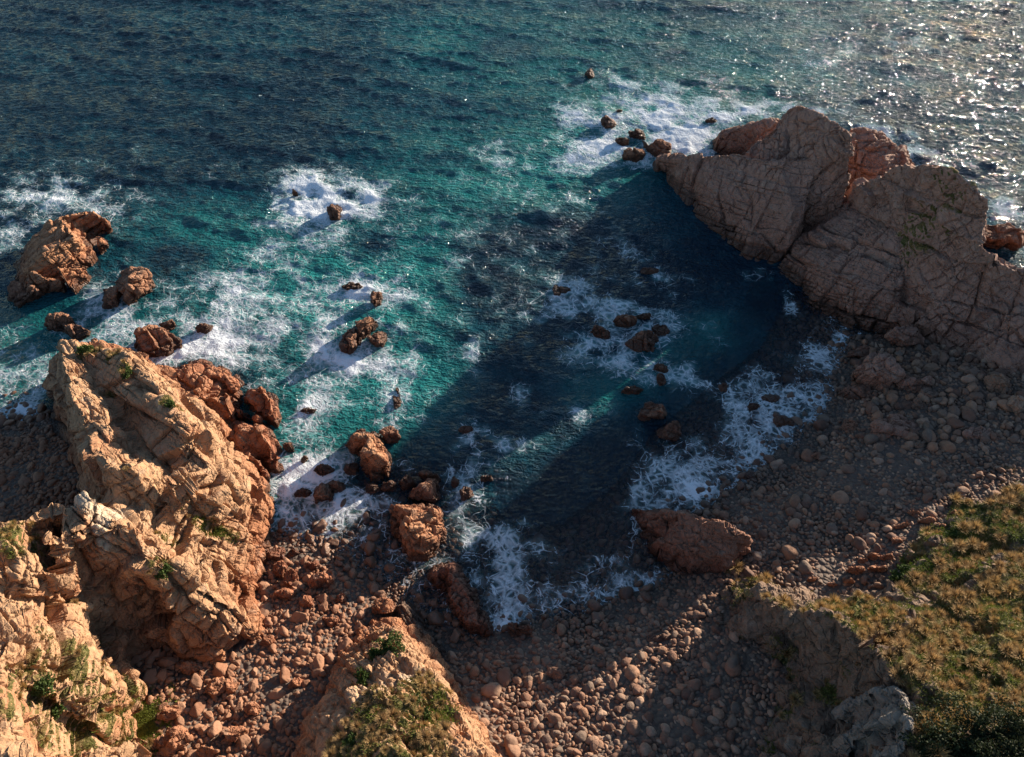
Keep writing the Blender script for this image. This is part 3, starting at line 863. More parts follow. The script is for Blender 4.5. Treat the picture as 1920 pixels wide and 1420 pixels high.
TEAL = [(1330, 605, 60, 30, .3), (1260, 655, 70, 40, .35), (1130, 750, 90, 50, .25), (1020, 830, 90, 50, .15), (920, 890, 60, 40, .15), (600, 560, 190, 100, .85), (500, 450, 220, 90, .5), (770, 560, 120, 110, .6), (960, 330, 240, 90, .5), (880, 300, 200, 80, .35), (1000, 150, 300, 120, .4), (1400, 150, 240, 80, .5), (230, 610, 150, 60, .55),  # leading patches add teal along the sunbeam so its light shows on the water
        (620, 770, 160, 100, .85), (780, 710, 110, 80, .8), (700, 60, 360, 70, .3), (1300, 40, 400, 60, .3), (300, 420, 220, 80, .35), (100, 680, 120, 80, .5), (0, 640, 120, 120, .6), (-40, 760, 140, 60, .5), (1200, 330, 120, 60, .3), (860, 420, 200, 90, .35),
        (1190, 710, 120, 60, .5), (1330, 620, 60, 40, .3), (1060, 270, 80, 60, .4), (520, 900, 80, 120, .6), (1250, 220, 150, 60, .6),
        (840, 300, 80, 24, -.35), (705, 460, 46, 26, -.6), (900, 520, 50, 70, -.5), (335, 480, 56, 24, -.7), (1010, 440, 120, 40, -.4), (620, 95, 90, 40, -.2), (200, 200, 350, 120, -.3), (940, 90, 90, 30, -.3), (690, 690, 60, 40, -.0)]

X0, X1, Y0, Y1, ST = -175.0, 175.0, 16.0, 262.0, 0.38
nx, ny = int((X1 - X0) / ST) + 1, int((Y1 - Y0) / ST) + 1
gx, gy = np.meshgrid(np.linspace(X0, X1, nx), np.linspace(Y0, Y1, ny))
WXY = np.column_stack([gx.ravel(), gy.ravel()])
gz = height_at(GROUND, WXY, -12)
# wind sea: many short crested wave trains
rs = np.random.RandomState(4)
h = np.zeros(len(WXY)); sx = np.zeros(len(WXY)); sy = np.zeros(len(WXY))
for k in range(64):
    lam = 1.2 * (6.0 ** rs.rand())
    th = rad(-108 + rs.randn() * 34)
    kx, ky = math.cos(th) * 2 * math.pi / lam, math.sin(th) * 2 * math.pi / lam
    a = 0.0050 * lam ** 0.75
    ph = WXY[:, 0] * kx + WXY[:, 1] * ky + rs.rand() * 6.28
    h += a * np.cos(ph)
    sx -= a * 0.75 * math.cos(th) * np.sin(ph); sy -= a * 0.75 * math.sin(th) * np.sin(ph)
for k in range(12):      # the longer swell under the chop
    lam = 7 + 12 * rs.rand()
    th = rad(-100 + rs.randn() * 16)
    kx, ky = math.cos(th) * 2 * math.pi / lam, math.sin(th) * 2 * math.pi / lam
    h += 0.0032 * lam * np.cos(WXY[:, 0] * kx + WXY[:, 1] * ky + rs.rand() * 6.28)
depth = -gz
shelter = sstep(-0.2, 5, depth) * 0.85 + 0.15
gust = 0.75 + 0.5 * (fbm(np.column_stack([WXY * 0.025, np.zeros(len(WXY))]), 3, 77) * 0.5 + 0.5)
bord = sstep(0, 12, np.minimum(np.minimum(WXY[:, 0] - X0, X1 - WXY[:, 0]), np.minimum(WXY[:, 1] - Y0, Y1 - WXY[:, 1])))
amp = shelter * gust * bord
foam = blobs(WXY, FOAM)
foam = np.where(foam < 0.9, foam * 0.72, 0.648 + (foam - 0.9) * 1.6)
# swash along the water line
foam *= 0.75 + 0.6 * fbm(np.column_stack([WXY * 0.22, np.zeros(len(WXY))]), 3, 33)
foam += 0.2 * sstep(-0.25, 0.05, gz) * sstep(0.35, 0.1, gz) * (WXY[:, 0] > -30)
foam *= 1 + 0.16 * sstep(0, -25, WXY[:, 0])
foam *= 1 - 0.22 * sstep(1.8, 0.2, depth) * (WXY[:, 0] > 0)
foam = np.clip(foam * 1.35 + 0.05 * sstep(2, 6, depth), 0, 1.6)
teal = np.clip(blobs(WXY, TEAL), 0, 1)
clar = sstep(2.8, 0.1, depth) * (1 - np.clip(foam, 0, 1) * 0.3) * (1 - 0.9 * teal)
p3 = np.column_stack([WXY, np.zeros(len(WXY))])
puff = sstep(0.85, 1.5, foam) * (0.1 + 0.38 * np.abs(fbm(p3 * 0.35, 5, 91, 0.55)))
WV = np.column_stack([WXY[:, 0] + sx * amp, WXY[:, 1] + sy * amp, h * amp + puff])
i = np.arange(nx * ny).reshape(ny, nx)
WF = np.stack([i[:-1, :-1], i[:-1, 1:], i[1:, 1:], i[1:, :-1]], -1).reshape(-1, 4)
# calm sheet from the edge of the modelled waves out to the horizon
R = 9000.0
ex = np.array([[-R, -R, 0], [R, -R, 0], [R, R, 0], [-R, R, 0]], float)
c = [i[0, 0], i[0, -1], i[-1, -1], i[-1, 0]]
n0 = len(WV)
WV = np.concatenate([WV, ex])
WF = np.concatenate([WF, np.array([[n0, n0 + 1, c[1], c[0]], [n0 + 1, n0 + 2, c[2], c[1]], [n0 + 2, n0 + 3, c[3], c[2]], [n0 + 3, n0, c[0], c[3]]])])


def pad(a): return np.concatenate([a, np.zeros(4)])


def water_material():
    t = NT('sea_water')
    pos = t.pos()
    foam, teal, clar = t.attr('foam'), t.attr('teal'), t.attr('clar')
    # flat position, dragged by the eddies
    flat = t.vmath('MULTIPLY', pos, (1, 1, 0))
    w1 = t.vmath('SCALE', t.vmath('SUBTRACT', t.noise(flat, 0.14, 2, 0.5).outputs[1], (0.5, 0.5, 0.5)), scale=3.2)
    q = t.vmath('ADD', flat, w1)
    w2 = t.vmath('SCALE', t.vmath('SUBTRACT', t.noise(q, 0.5, 1, 0.5).outputs[1], (0.5, 0.5, 0.5)), scale=0.8)
    q2 = t.vmath('ADD', q, w2)
    pat = t.noise(q, 0.22, 5, 0.6).outputs[0]
    eff = t.math('ADD', foam, t.math('MULTIPLY', t.math('SUBTRACT', pat, 0.5), t.rng(foam, 0.0, 0.4, 0.3, 1.9, False)))
    la = t.n('TexVoronoi', {'feature': 'DISTANCE_TO_EDGE'}, Vector=q2, Scale=0.36).outputs[0]
    lb = t.n('TexVoronoi', {'feature': 'DISTANCE_TO_EDGE'}, Vector=q2, Scale=0.85).outputs[0]
    e0 = t.math('MAXIMUM', eff, 0.0)

    def line(d, k, gain):
        w = t.math('MULTIPLY', e0, k)
        return t.math('MULTIPLY', t.math('SUBTRACT', 1.0, t.math('DIVIDE', d, t.math('ADD', w, 0.002)), clamp=True), gain, clamp=True)
    rg = t.math('MULTIPLY', t.math('ABSOLUTE', t.math('SUBTRACT', t.noise(q, 0.45, 2, 0.45, 0.6).outputs[0], 0.5)), 1.6)
    brk = t.rng(t.noise(q2, 0.9, 4, 0.6).outputs[0], 0.40, 0.56)
    lace = t.math('MAXIMUM', line(la, 0.09, 1.3), t.math('MAXIMUM', line(rg, 0.085, 1.25), t.math('MULTIPLY', line(lb, 0.17, 1.5), t.rng(eff, 0.25, 0.6))))
    soft = t.math('MULTIPLY', t.rng(lb, 0.0, 0.30, 1.0, 0.0), t.rng(eff, 0.28, 0.85, 0.0, 0.75))
    fine = t.noise(q2, 2.0, 6, 0.7).outputs[0]
    lace = t.math('MULTIPLY', lace, t.rng(fine, 0.34, 0.56, 0.25, 1.0))
    lace = t.math('MULTIPLY', lace, t.math('MULTIPLY', t.rng(eff, 0.10, 0.36), t.math('MAXIMUM', brk, t.rng(eff, 0.5, 0.9))))
    fine = t.noise(q2, 2.0, 6, 0.7).outputs[0]
    lump = t.noise(q2, 0.7, 4, 0.6).outputs[0]
    solid = t.rng(t.math('ADD', eff, t.math('ADD', t.math('MULTIPLY', t.math('SUBTRACT', fine, 0.5), 0.9), t.math('MULTIPLY', t.math('SUBTRACT', lump, 0.5), 1.3))), 0.80, 1.05)
    F = t.math('MAXIMUM', t.math('MAXIMUM', lace, soft), solid, clamp=True)
    # body colour of the water: sand and reef below it, plankton and entrained air in it, teal added along the sunbeam
    pn = t.noise(flat, 0.035, 5, 0.6).outputs[0]
    pm = t.noise(flat, 0.22, 5, 0.65).outputs[0]
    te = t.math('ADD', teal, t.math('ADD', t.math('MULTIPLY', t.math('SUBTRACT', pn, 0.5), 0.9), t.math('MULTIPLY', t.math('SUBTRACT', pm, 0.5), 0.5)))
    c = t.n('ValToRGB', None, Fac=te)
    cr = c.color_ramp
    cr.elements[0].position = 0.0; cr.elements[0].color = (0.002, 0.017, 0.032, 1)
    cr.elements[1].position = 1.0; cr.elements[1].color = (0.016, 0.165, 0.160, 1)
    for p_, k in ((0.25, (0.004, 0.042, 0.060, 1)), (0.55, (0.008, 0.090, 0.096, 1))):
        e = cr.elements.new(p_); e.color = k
    milk = t.math('MULTIPLY', t.rng(t.math('ADD', eff, t.math('MULTIPLY', t.math('SUBTRACT', pm, 0.5), 0.8)), 0.10, 0.9), 0.6)
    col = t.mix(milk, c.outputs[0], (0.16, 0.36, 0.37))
    b1 = t.noise(t.n('Mapping', None, Vector=flat, Rotation=(0, 0, rad(10)), Scale=(0.75, 1.3, 1)).outputs[0], 1.0, 4, 0.55, 0.4).outputs[0]
    b2 = t.noise(flat, 2.6, 2, 0.5, 0.3).outputs[0]
    bh = t.math('ADD', b1, t.math('MULTIPLY', b2, 0.22))
    nrm = t.bump(bh, t.rng(clar, 0, 1, 1.0, 0.5, False), 1.25)
    t.put(t.bsdf.inputs['Base Color'], col)
    t.bsdf.inputs['Roughness'].default_value = 0.06
    t.bsdf.inputs['IOR'].default_value = 1.333
    t.bsdf.inputs['Specular IOR Level'].default_value = 0.3
    t.put(t.bsdf.inputs['Normal'], nrm)
    t.put(t.bsdf.inputs['Alpha'], t.math('SUBTRACT', 1.0, t.math('MULTIPLY', clar, 0.8)))
    fo = t.n('BsdfDiffuse', None, Color=(0.82, 0.84, 0.86), Roughness=0.6, Normal=t.bump(t.math('ADD', t.math('MULTIPLY', lump, 2.0), t.math('ADD', F, t.math('MULTIPLY', fine, 0.6))), 0.8, 0.4))
    mx = t.n('MixShader', None, Fac=t.math('MULTIPLY', F, 0.96))
    t.t.links.new(t.bsdf.outputs[0], mx.inputs[1])
    t.t.links.new(fo.outputs[0], mx.inputs[2])
    t.t.links.new(mx.outputs[0], t.out.inputs[0])
    return t.m


M_WATER = water_material()
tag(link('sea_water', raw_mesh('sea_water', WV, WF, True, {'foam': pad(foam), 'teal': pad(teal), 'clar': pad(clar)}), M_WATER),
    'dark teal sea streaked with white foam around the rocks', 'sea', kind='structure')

# ---------------------------------------------------------------- rocks standing in the sea and on the beach
_ICO = {}


def ico(level):
    if level not in _ICO:
        p = (1 + 5 ** .5) / 2
        V = np.array([(-1, p, 0), (1, p, 0), (-1, -p, 0), (1, -p, 0), (0, -1, p), (0, 1, p), (0, -1, -p), (0, 1, -p), (p, 0, -1), (p, 0, 1), (-p, 0, -1), (-p, 0, 1)], float)
        F = np.array([(0, 11, 5), (0, 5, 1), (0, 1, 7), (0, 7, 10), (0, 10, 11), (1, 5, 9), (5, 11, 4), (11, 10, 2), (10, 7, 6), (7, 1, 8), (3, 9, 4), (3, 4, 2), (3, 2, 6), (3, 6, 8), (3, 8, 9), (4, 9, 5), (2, 4, 11), (6, 2, 10), (8, 6, 7), (9, 8, 1)])
        V /= np.linalg.norm(V, axis=1)[:, None]
        for _ in range(level):
            V, F = refine(V, F, np.linalg.norm(V[F[0, 0]] - V[F[0, 1]]) * 0.75)
            V /= np.linalg.norm(V, axis=1)[:, None]
        _ICO[level] = (V, F)
    return _ICO[level]


def facet_rock(level, seed, planes, soft, flat=(1, 1, 1)):
    """A stone: a ball cut by random planes, its edges rounded by 'soft'."""
    V, F = ico(level)
    r = np.random.RandomState(seed)
    n = r.randn(planes, 3); n /= np.linalg.norm(n, axis=1)[:, None]
    d = (0.62 if soft < 8 else 0.5) + 0.38 * r.rand(planes)
    dot = np.maximum(V @ n.T, 1e-3) / d
    k = soft
    rr = (np.sum(dot ** k, 1) + 1.0 ** k) ** (-1.0 / k)
    W = V * rr[:, None]
    W = W * (1 + 0.06 * fbm(V * 1.7 + seed, 3, seed))[:, None]
    W *= np.array(flat)
    return W / np.abs(W).max(), F


def crag(px, py, w, h, H, rot, seed, label, cat='rock', name='sea_rock', mat=None, z0=0.0, group=None, level=5, cracks=1.0):
    """Rock of the visible width w and height h (photo pixels at that spot), standing H metres over its foot at height z0."""
    mat = mat or M_SEAROCK
    m = mpp(px, py, z0)
    c = P(px, py, z0 + H * 0.35)
    dep = math.atan2(CAM_H - z0, math.hypot(c[0], c[1]))
    D = max((h * m - H * math.cos(dep) * .8) / math.sin(dep), 0.4 * w * m)
    V, F = facet_rock(level, seed, 12, 30)
    ext = V.max(0) - V.min(0)
    V = V / ext * np.array([w * m, D, H * 1.6])
    a = rad(rot)
    sz = max(w * m, D)
    # cracks along the body, worked out in its own frame
    N = normals(V, F)
    off, t, e = bricks(V, (sz * .42, sz * .27, sz * .25), euler(20, 15, rot + 25), seed)
    off2, t2, e2 = bricks(V, (sz * .17, sz * .12, sz * .12), euler(20, 15, rot + 25), seed + 9)
    d = sz * (0.05 * off * 2 + 0.05 * t + 0.02 * off2 * 2 + .02 * t2) - cracks * sz * (0.035 * np.exp(-(e / (sz * .022)) ** 2) + .012 * np.exp(-(e2 / (sz * .014)) ** 2))
    d += sz * 0.02 * fbm(V / sz * 4, 3, seed)
    V = V + N * d[:, None]
    V[:, 2] -= 0.0
    o = link(name, raw_mesh(name, V, F), mat, None, (c[0], c[1], z0 + H * 0.2))
    o.data.polygons.foreach_set('use_smooth', np.zeros(len(F), bool))
    tag(o, label, cat, group)
    STONE_KEEP.append((c[0], c[1], 0.42 * w * m, 0.42 * D))
    return o


STONE_KEEP = []
JS = [((3.4, 2.0, 2.2), JS1, 0.32, 0.4, 0.5, 0.18, 1), ((1.4, .9, 1), JS1, 0.12, 0.16, 0.22, 0.12, 1)]


def stack(name, label, cat, outline, lines, seed, mat, L=0.22, spec=JS, **kw):
    o = mass(name, outline, lines, L, spec, seed, mat, coarse=1.0, rough=.18, smooth_it=1, **kw)[0]
    tag(o, label, cat)
    return o


stack('sea_stack', 'largest orange sea rock off the western side, broad and blocky', 'sea rock',
      [(14, 540, -1), (22, 505, -1), (45, 470, -1), (66, 432, 3, -1, 2, -1), (110, 402, 5, -1, 4, -1), (162, 392, 4.5, 0, 4, -1), (192, 396, 3.5, 1, 3, -1), (208, 425, -1), (203, 450, -1), (186, 490, -1), (165, 520, -1), (128, 541, -1), (80, 560, -1), (38, 566, -1)],
      [[(62, 440, 3.5), (110, 403, 5.5), (163, 393, 5), (195, 408, 3.5)], [(90, 470, 6.5), (140, 440, 7), (182, 440, 4)], [(50, 505, 4.5), (110, 500, 6), (160, 500, 3)], [(40, 535, 2.6), (110, 530, 2.2)]], 131, M_STACK)
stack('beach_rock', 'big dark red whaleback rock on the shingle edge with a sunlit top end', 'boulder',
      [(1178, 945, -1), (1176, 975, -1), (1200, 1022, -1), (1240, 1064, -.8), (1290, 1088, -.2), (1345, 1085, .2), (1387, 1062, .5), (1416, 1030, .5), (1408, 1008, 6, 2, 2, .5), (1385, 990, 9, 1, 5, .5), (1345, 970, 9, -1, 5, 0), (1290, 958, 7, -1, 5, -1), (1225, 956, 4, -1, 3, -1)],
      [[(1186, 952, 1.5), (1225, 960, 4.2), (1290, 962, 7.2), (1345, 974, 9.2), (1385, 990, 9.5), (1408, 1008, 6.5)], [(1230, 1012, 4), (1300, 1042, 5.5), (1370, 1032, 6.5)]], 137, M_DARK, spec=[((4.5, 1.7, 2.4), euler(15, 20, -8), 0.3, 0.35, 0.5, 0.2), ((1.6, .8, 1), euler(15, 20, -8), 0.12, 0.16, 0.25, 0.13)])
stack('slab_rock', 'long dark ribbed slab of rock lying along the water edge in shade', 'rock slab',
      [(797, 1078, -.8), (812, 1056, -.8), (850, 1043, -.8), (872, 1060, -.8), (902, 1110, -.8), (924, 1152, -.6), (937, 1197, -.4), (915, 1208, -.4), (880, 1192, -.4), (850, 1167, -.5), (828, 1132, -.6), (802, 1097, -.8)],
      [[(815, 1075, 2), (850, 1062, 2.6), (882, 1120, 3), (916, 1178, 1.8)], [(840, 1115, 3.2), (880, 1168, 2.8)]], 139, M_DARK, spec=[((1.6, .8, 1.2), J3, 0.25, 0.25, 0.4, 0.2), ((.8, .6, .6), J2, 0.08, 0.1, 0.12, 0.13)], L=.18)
stack('sea_stack', 'bright orange cracked stack at the head of the cove, lit by the sun', 'sea rock',
      [(723, 948, -.8), (733, 934, -.8), (746, 930, -.8), (762, 945, -.8), (804, 942, -.8), (824, 952, -.8), (834, 981, -.8), (842, 1025, -.8), (818, 1048, -.6), (784, 1056, -.6), (757, 1040, -.6), (734, 1004, -.8)],
      [[(736, 946, 2.6), (770, 956, 4.4), (815, 958, 4.2), (829, 985, 3)], [(758, 985, 5), (790, 1005, 4.6), (818, 1010, 2.6)], [(770, 1032, 2.8), (802, 1036, 2)]], 149, M_STACK, spec=[((2.0, 1.2, 1.3), JS2, 0.28, 0.35, 0.45, 0.15, 1), ((.9, .6, .7), JS2, 0.1, 0.13, 0.18, 0.1, 1)], L=.18)
stack('sea_stack', 'orange square topped stack with a smaller step on its near side', 'sea rock',
      [(651, 815, -.8), (675, 806, -.8), (708, 809, -.8), (722, 826, -.8), (730, 854, -.8), (741, 876, -.8), (724, 898, -.8), (700, 904, -.8), (679, 887, -.8), (672, 864, -.8), (656, 853, -.8), (646, 838, -.8)],
      [[(660, 820, 4), (690, 814, 5), (715, 826, 4)], [(670, 846, 5), (705, 850, 5), (720, 850, 3)], [(683, 868, 2.6), (728, 868, 2.4)], [(695, 885, 2.2), (722, 880, 2)]], 151, M_STACK, spec=[((2.4, 1.6, 1.6), JS1, 0.25, 0.35, 0.45, 0.15, 1), ((1.0, .7, .7), JS1, 0.08, 0.1, 0.15, 0.1, 1)], L=.18)

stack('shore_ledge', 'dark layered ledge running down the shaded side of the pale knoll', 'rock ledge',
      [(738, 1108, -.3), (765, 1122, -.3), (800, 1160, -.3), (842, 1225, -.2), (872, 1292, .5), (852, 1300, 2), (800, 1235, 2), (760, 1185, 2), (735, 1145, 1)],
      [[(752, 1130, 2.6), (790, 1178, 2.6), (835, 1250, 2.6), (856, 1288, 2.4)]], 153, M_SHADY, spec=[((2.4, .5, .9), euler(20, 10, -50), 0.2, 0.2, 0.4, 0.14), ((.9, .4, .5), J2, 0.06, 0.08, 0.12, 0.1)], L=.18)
for a in [
    (46, 553, 60, 44, 2.4, 10, 1, 'low orange rock at the near foot of the largest western sea rock'),
    (252, 535, 66, 70, 4.0, 20, 2, 'squarish orange rock split by joints, beside a small dark rock'),
    (208, 560, 30, 42, 2.2, 60, 3, 'small dark rock just west of the squarish orange rock'),
    (286, 643, 80, 56, 3.2, 5, 4, 'brown wedge shaped rock in white foam north of the ridge'),
    (313, 610, 28, 22, 1.6, 30, 5, 'small orange rock touching the back of the brown wedge shaped rock'),
    (384, 616, 28, 22, 1.3, 50, 6, 'small pointed orange rock alone in foam beyond the ridge'),
    (112, 606, 44, 34, 3.0, 70, 7, 'orange rock pile off the outer tip of the ridge'),
    (146, 622, 40, 26, 2.0, 10, 8, 'flat orange rock between the ridge tip and the rock pile off it'),
    (684, 612, 46, 46, 3.2, 40, 9, 'tallest rock of the orange trio in the middle of the bay foam'),
    (659, 635, 40, 56, 2.4, 100, 10, 'western rock of the orange trio in the middle of the bay foam'),
    (708, 634, 34, 40, 2.2, 80, 11, 'eastern rock of the orange trio in the middle of the bay foam'),
    (705, 562, 22, 34, 1.6, 95, 12, 'narrow rust coloured rock standing behind the orange trio'),
    (660, 537, 40, 18, 0.7, 15, 13, 'low wave washed reef rock with foam pouring over it'),
    (628, 398, 24, 40, 2.2, 95, 14, 'dark wet rock in the heavy white surf offshore'),
    (552, 362, 10, 10, 1.4, 10, 15, 'tiny brown rock tip poking through the white surf'),
    (734, 817, 38, 40, 2.6, 120, 16, 'ribbed orange rock next to the square topped stack'),
    (660, 878, 26, 28, 1.2, 60, 17, 'dark brown rock tucked west of the square topped stack step'),
    (800, 917, 58, 54, 2.8, 30, 18, 'brown cracked rock right behind the bright orange cracked stack'),
    (807, 893, 42, 22, 1.4, 10, 19, 'dark ribbed flat rock behind the brown cracked rock'),
    (764, 904, 32, 32, 1.6, 45, 20, 'plain brown block west of the dark ribbed flat rock'),
    (727, 912, 30, 22, 1.1, 20, 21, 'flat brown block awash between the square topped stack and the cracked stack'),
    (698, 916, 28, 24, 0.9, 70, 22, 'dull brown block awash south of the square topped stack'),
    (606, 926, 40, 46, 2.4, 60, 23, 'orange split rock with a deep cleft in shallow foam'),
    (632, 910, 32, 30, 1.8, 100, 24, 'orange knobbly rock leaning on the split rock'),
    (606, 882, 38, 24, 1.2, 15, 25, 'smooth red brown rock in foam between the ridge and the stacks'),
    (568, 926, 32, 18, 0.6, 5, 26, 'flat red rock nearly awash west of the split rock'),
    (543, 838, 20, 24, 1.8, 95, 27, 'small pointed orange rock close to the ridge foot'),
    (570, 862, 14, 16, 0.9, 20, 28, 'small round pale orange rock in foam near the ridge foot'),
    (1176, 599, 44, 30, 2.0, 10, 29, 'rounded brown rock in the shaded foam patch of the bay'),
    (1205, 640, 62, 46, 1.9, -38, 30, 'long brown rock slanting in the shaded foam patch of the bay'),
    (1126, 624, 36, 26, 1.3, 5, 31, 'low brown rock at the west of the shaded foam patch'),
    (1207, 592, 30, 16, 0.8, 20, 32, 'small dark rock beside the rounded brown rock in shade'),
    (1238, 620, 32, 22, 0.5, -40, 33, 'nearly drowned rock ringed by foam in the bay'),
    (1048, 545, 36, 22, 0.5, -20, 34, 'drowned reddish rock with foam at the seaward end of the foam patch'),
    (1216, 508, 34, 16, 0.5, -30, 35, 'low dark rock awash near the headland slab'),
    (1222, 772, 50, 40, 1.9, -40, 36, 'dark cracked rock at the upper end of a short reef in the bay'),
    (1256, 806, 42, 42, 1.6, -50, 37, 'dark cracked rock at the lower end of a short reef in the bay'),
    (1186, 732, 42, 18, 0.9, -25, 38, 'low orange rock lying in the strip of sunlight on the water'),
    (1240, 690, 30, 22, 0.9, -40, 39, 'small brown rock at the edge of the strip of sunlight'),
    (1242, 712, 20, 26, 0.8, -60, 40, 'small dark rock south of the strip of sunlight'),
    (1412, 762, 24, 16, 0.7, 0, 41, 'small red rock awash in the shaded shallows'),
    (1357, 726, 16, 20, 0.5, 60, 42, 'small reddish rock barely breaking the shaded water'),
    (1140, 229, 28, 26, 1.8, 30, 43, 'dark wet rock in surf, farthest along the reef off the headland'),
    (1168, 265, 26, 18, 1.4, 10, 44, 'rounded tan rock in surf off the headland tip'),
    (1196, 254, 32, 18, 1.4, 0, 45, 'flat brown rock in surf beside the headland tip'),
    (1192, 293, 42, 26, 2.2, 10, 46, 'brown rock on the near side of the headland tip'),
    (1232, 278, 44, 40, 3.0, -40, 47, 'craggy tan rock joined to the end of the headland'),
    (1105, 138, 18, 18, 1.4, 80, 48, 'lone dark rock farthest out with a wave curling round it'),
    (1160, 208, 12, 8, 0.7, 0, 49, 'tiny dark rock tip in the surf off the headland'),
    (1333, 226, 20, 10, 1.0, 0, 50, 'small brown rock in white water behind the headland'),
    (1872, 442, 60, 52, 4.0, 10, 51, 'layered brown rock at the seaward foot of the headland'),
    (744, 748, 16, 40, 0.35, 95, 52, 'drowned olive rock showing just under the green water'),
    (582, 770, 30, 14, 0.5, 0, 53, 'low brown rock under breaking foam north of the square topped stack'),
    (872, 806, 26, 20, 0.6, 0, 54, 'drowned reddish rock with white wash below it in the dark water'),
    (876, 925, 26, 30, 1.0, 80, 55, 'small sunlit orange rock in bright foam at the end of the light strip'),
    (912, 896, 24, 14, 0.9, -30, 56, 'small pale orange rock lit by the strip of sunlight'),
    (852, 902, 16, 24, 0.9, 90, 57, 'small shaded orange rock east of the brown cracked rock'),
]:
    crag(*a, level=5 if max(a[2], a[3]) > 30 else 4)

for a in [
    (1650, 702, 84, 66, 5.0, 10, 61, 'big smooth dome of brown rock at the foot of the headland beach', 1.6),
    (1695, 632, 66, 44, 3.5, 20, 62, 'rounded cracked boulder under the headland wall', 2.0),
    (1752, 604, 60, 40, 3.5, 0, 63, 'low reddish rock bulging from the headland foot', 2.5),
    (1672, 804, 110, 46, 2.6, -30, 64, 'long dark slab of rock lying in the shaded shingle', 1.8),
    (1715, 720, 60, 30, 2.0, -25, 65, 'ribbed dark ledge beside the big smooth dome', 2.4),
    (1612, 660, 50, 26, 1.6, 0, 66, 'low wet dark rock where the foam meets the headland beach', 0.6),
    (1608, 735, 60, 36, 1.6, 10, 67, 'dark craggy rock at the water edge below the dome', 0.5),
    (1738, 742, 30, 30, 2.0, 10, 68, 'pale brown boulder with a sharp edge near the dome', 2.6),
    (1718, 763, 36, 32, 2.0, 30, 69, 'rounded grey boulder leaning on the pale brown boulder', 2.4),
    (1866, 722, 32, 40, 2.4, 70, 70, 'upright brown boulder under the far headland wall', 4.5),
    (1905, 762, 34, 36, 2.4, 20, 71, 'grey brown boulder by the headland wall at the top of the beach', 5.2),
    (1589, 800, 32, 34, 1.8, 60, 72, 'reddish block at the water edge west of the long dark slab', 0.6),
    (1725, 838, 28, 28, 1.8, 60, 73, 'tall block standing in the fine shingle below the long dark slab', 2.6),
    (1835, 815, 48, 24, 1.5, -10, 74, 'flat grey boulder lying in fine shingle', 4.6),
    (1530, 855, 26, 18, 1.2, 0, 75, 'squat brown boulder at the shingle edge of the right beach', 0.8),
    (1475, 792, 44, 24, 1.1, 0, 76, 'dark flat rock awash in the shaded foam', -0.3),
    (1445, 748, 36, 22, 0.9, 10, 77, 'brown rock in bluish foam off the headland beach', -0.3),
    (1405, 890, 30, 18, 0.8, 0, 78, 'dark oval boulder ringed by lacy foam', -0.1),
    (1312, 1010, 40, 20, 0.6, 0, 79, 'flat pale stone at the back of the whaleback rock', 0.2),
    (716, 1138, 44, 36, 1.8, 30, 81, 'sunlit orange crag at the seaward point of the pale knoll', 1.2),
    (972, 1180, 50, 26, 1.2, 25, 82, 'dark pointed stone where the foam tongue ends', 0.3),
    (1238, 1202, 40, 26, 1.3, 10, 83, 'split grey brown boulder on the middle of the shingle', 1.6),
    (1040, 1262, 32, 22, 1.1, -15, 84, 'smooth pink boulder on the shingle', 2.6),
]:
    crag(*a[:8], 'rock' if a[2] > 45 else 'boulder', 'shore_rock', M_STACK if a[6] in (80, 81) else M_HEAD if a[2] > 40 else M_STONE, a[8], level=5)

for k, (px, py, w, h) in enumerate(((517, 1040, 34, 30), (550, 1036, 26, 24), (524, 1070, 28, 36), (549, 1084, 26, 40), (602, 1090, 46, 34), (534, 1114, 38, 28), (619, 1164, 28, 22), (585, 1060, 26, 22), (640, 1120, 30, 24),
                                    (575, 1130, 24, 26), (352, 1253, 28, 24), (399, 1290, 40, 38), (430, 1287, 30, 28), (555, 1282, 26, 24), (321, 1338, 30, 30), (340, 1385, 42, 44), (384, 1408, 42, 30), (437, 1375, 40, 34), (470, 1330, 28, 26),
                                    (500, 1200, 26, 24), (460, 1190, 24, 22), (300, 1395, 26, 24))):
    up = py < 1180
    z = float(height_at(GROUND, np.array([P(px, py, 1.5 if up else 4.5)[:2]]))[0])
    crag(px, py, w, h, 0.05 * max(w, h), 37 * k % 180, 500 + k, 'large broken orange block on the sunlit beach right under the ridge' if up else 'large broken orange block in the sunlit stone chute beside the gully', 'boulder', 'broken_block', M_RED, z,
         'large broken blocks under the ridge' if up else 'large broken blocks in the stone chute', level=4)
for k, (px, py, w, h) in enumerate(((1640, 1042, 26, 16), (1664, 1046, 22, 14), (1692, 986, 22, 14), (1738, 976, 26, 16), (1764, 990, 28, 14), (1714, 962, 20, 12), (1618, 1052, 18, 12), (1592, 1090, 22, 12), (1560, 1096, 18, 10),
                                    (1790, 962, 18, 12), (1606, 1070, 30, 14), (1524, 1086, 20, 10), (1680, 1015, 18, 12), (1652, 1066, 34, 16))):
    z = float(height_at(GROUND, np.array([P(px, py, 4.8)[:2]]))[0])
    crag(px, py, w, h, 0.045 * max(w, h), 47 * k % 180, 540 + k, 'rusty orange boulder where the shingle meets the grassy hillside', 'boulder', 'rusty_boulder', M_RED, z, 'rusty boulders at the foot of the hillside', level=4)
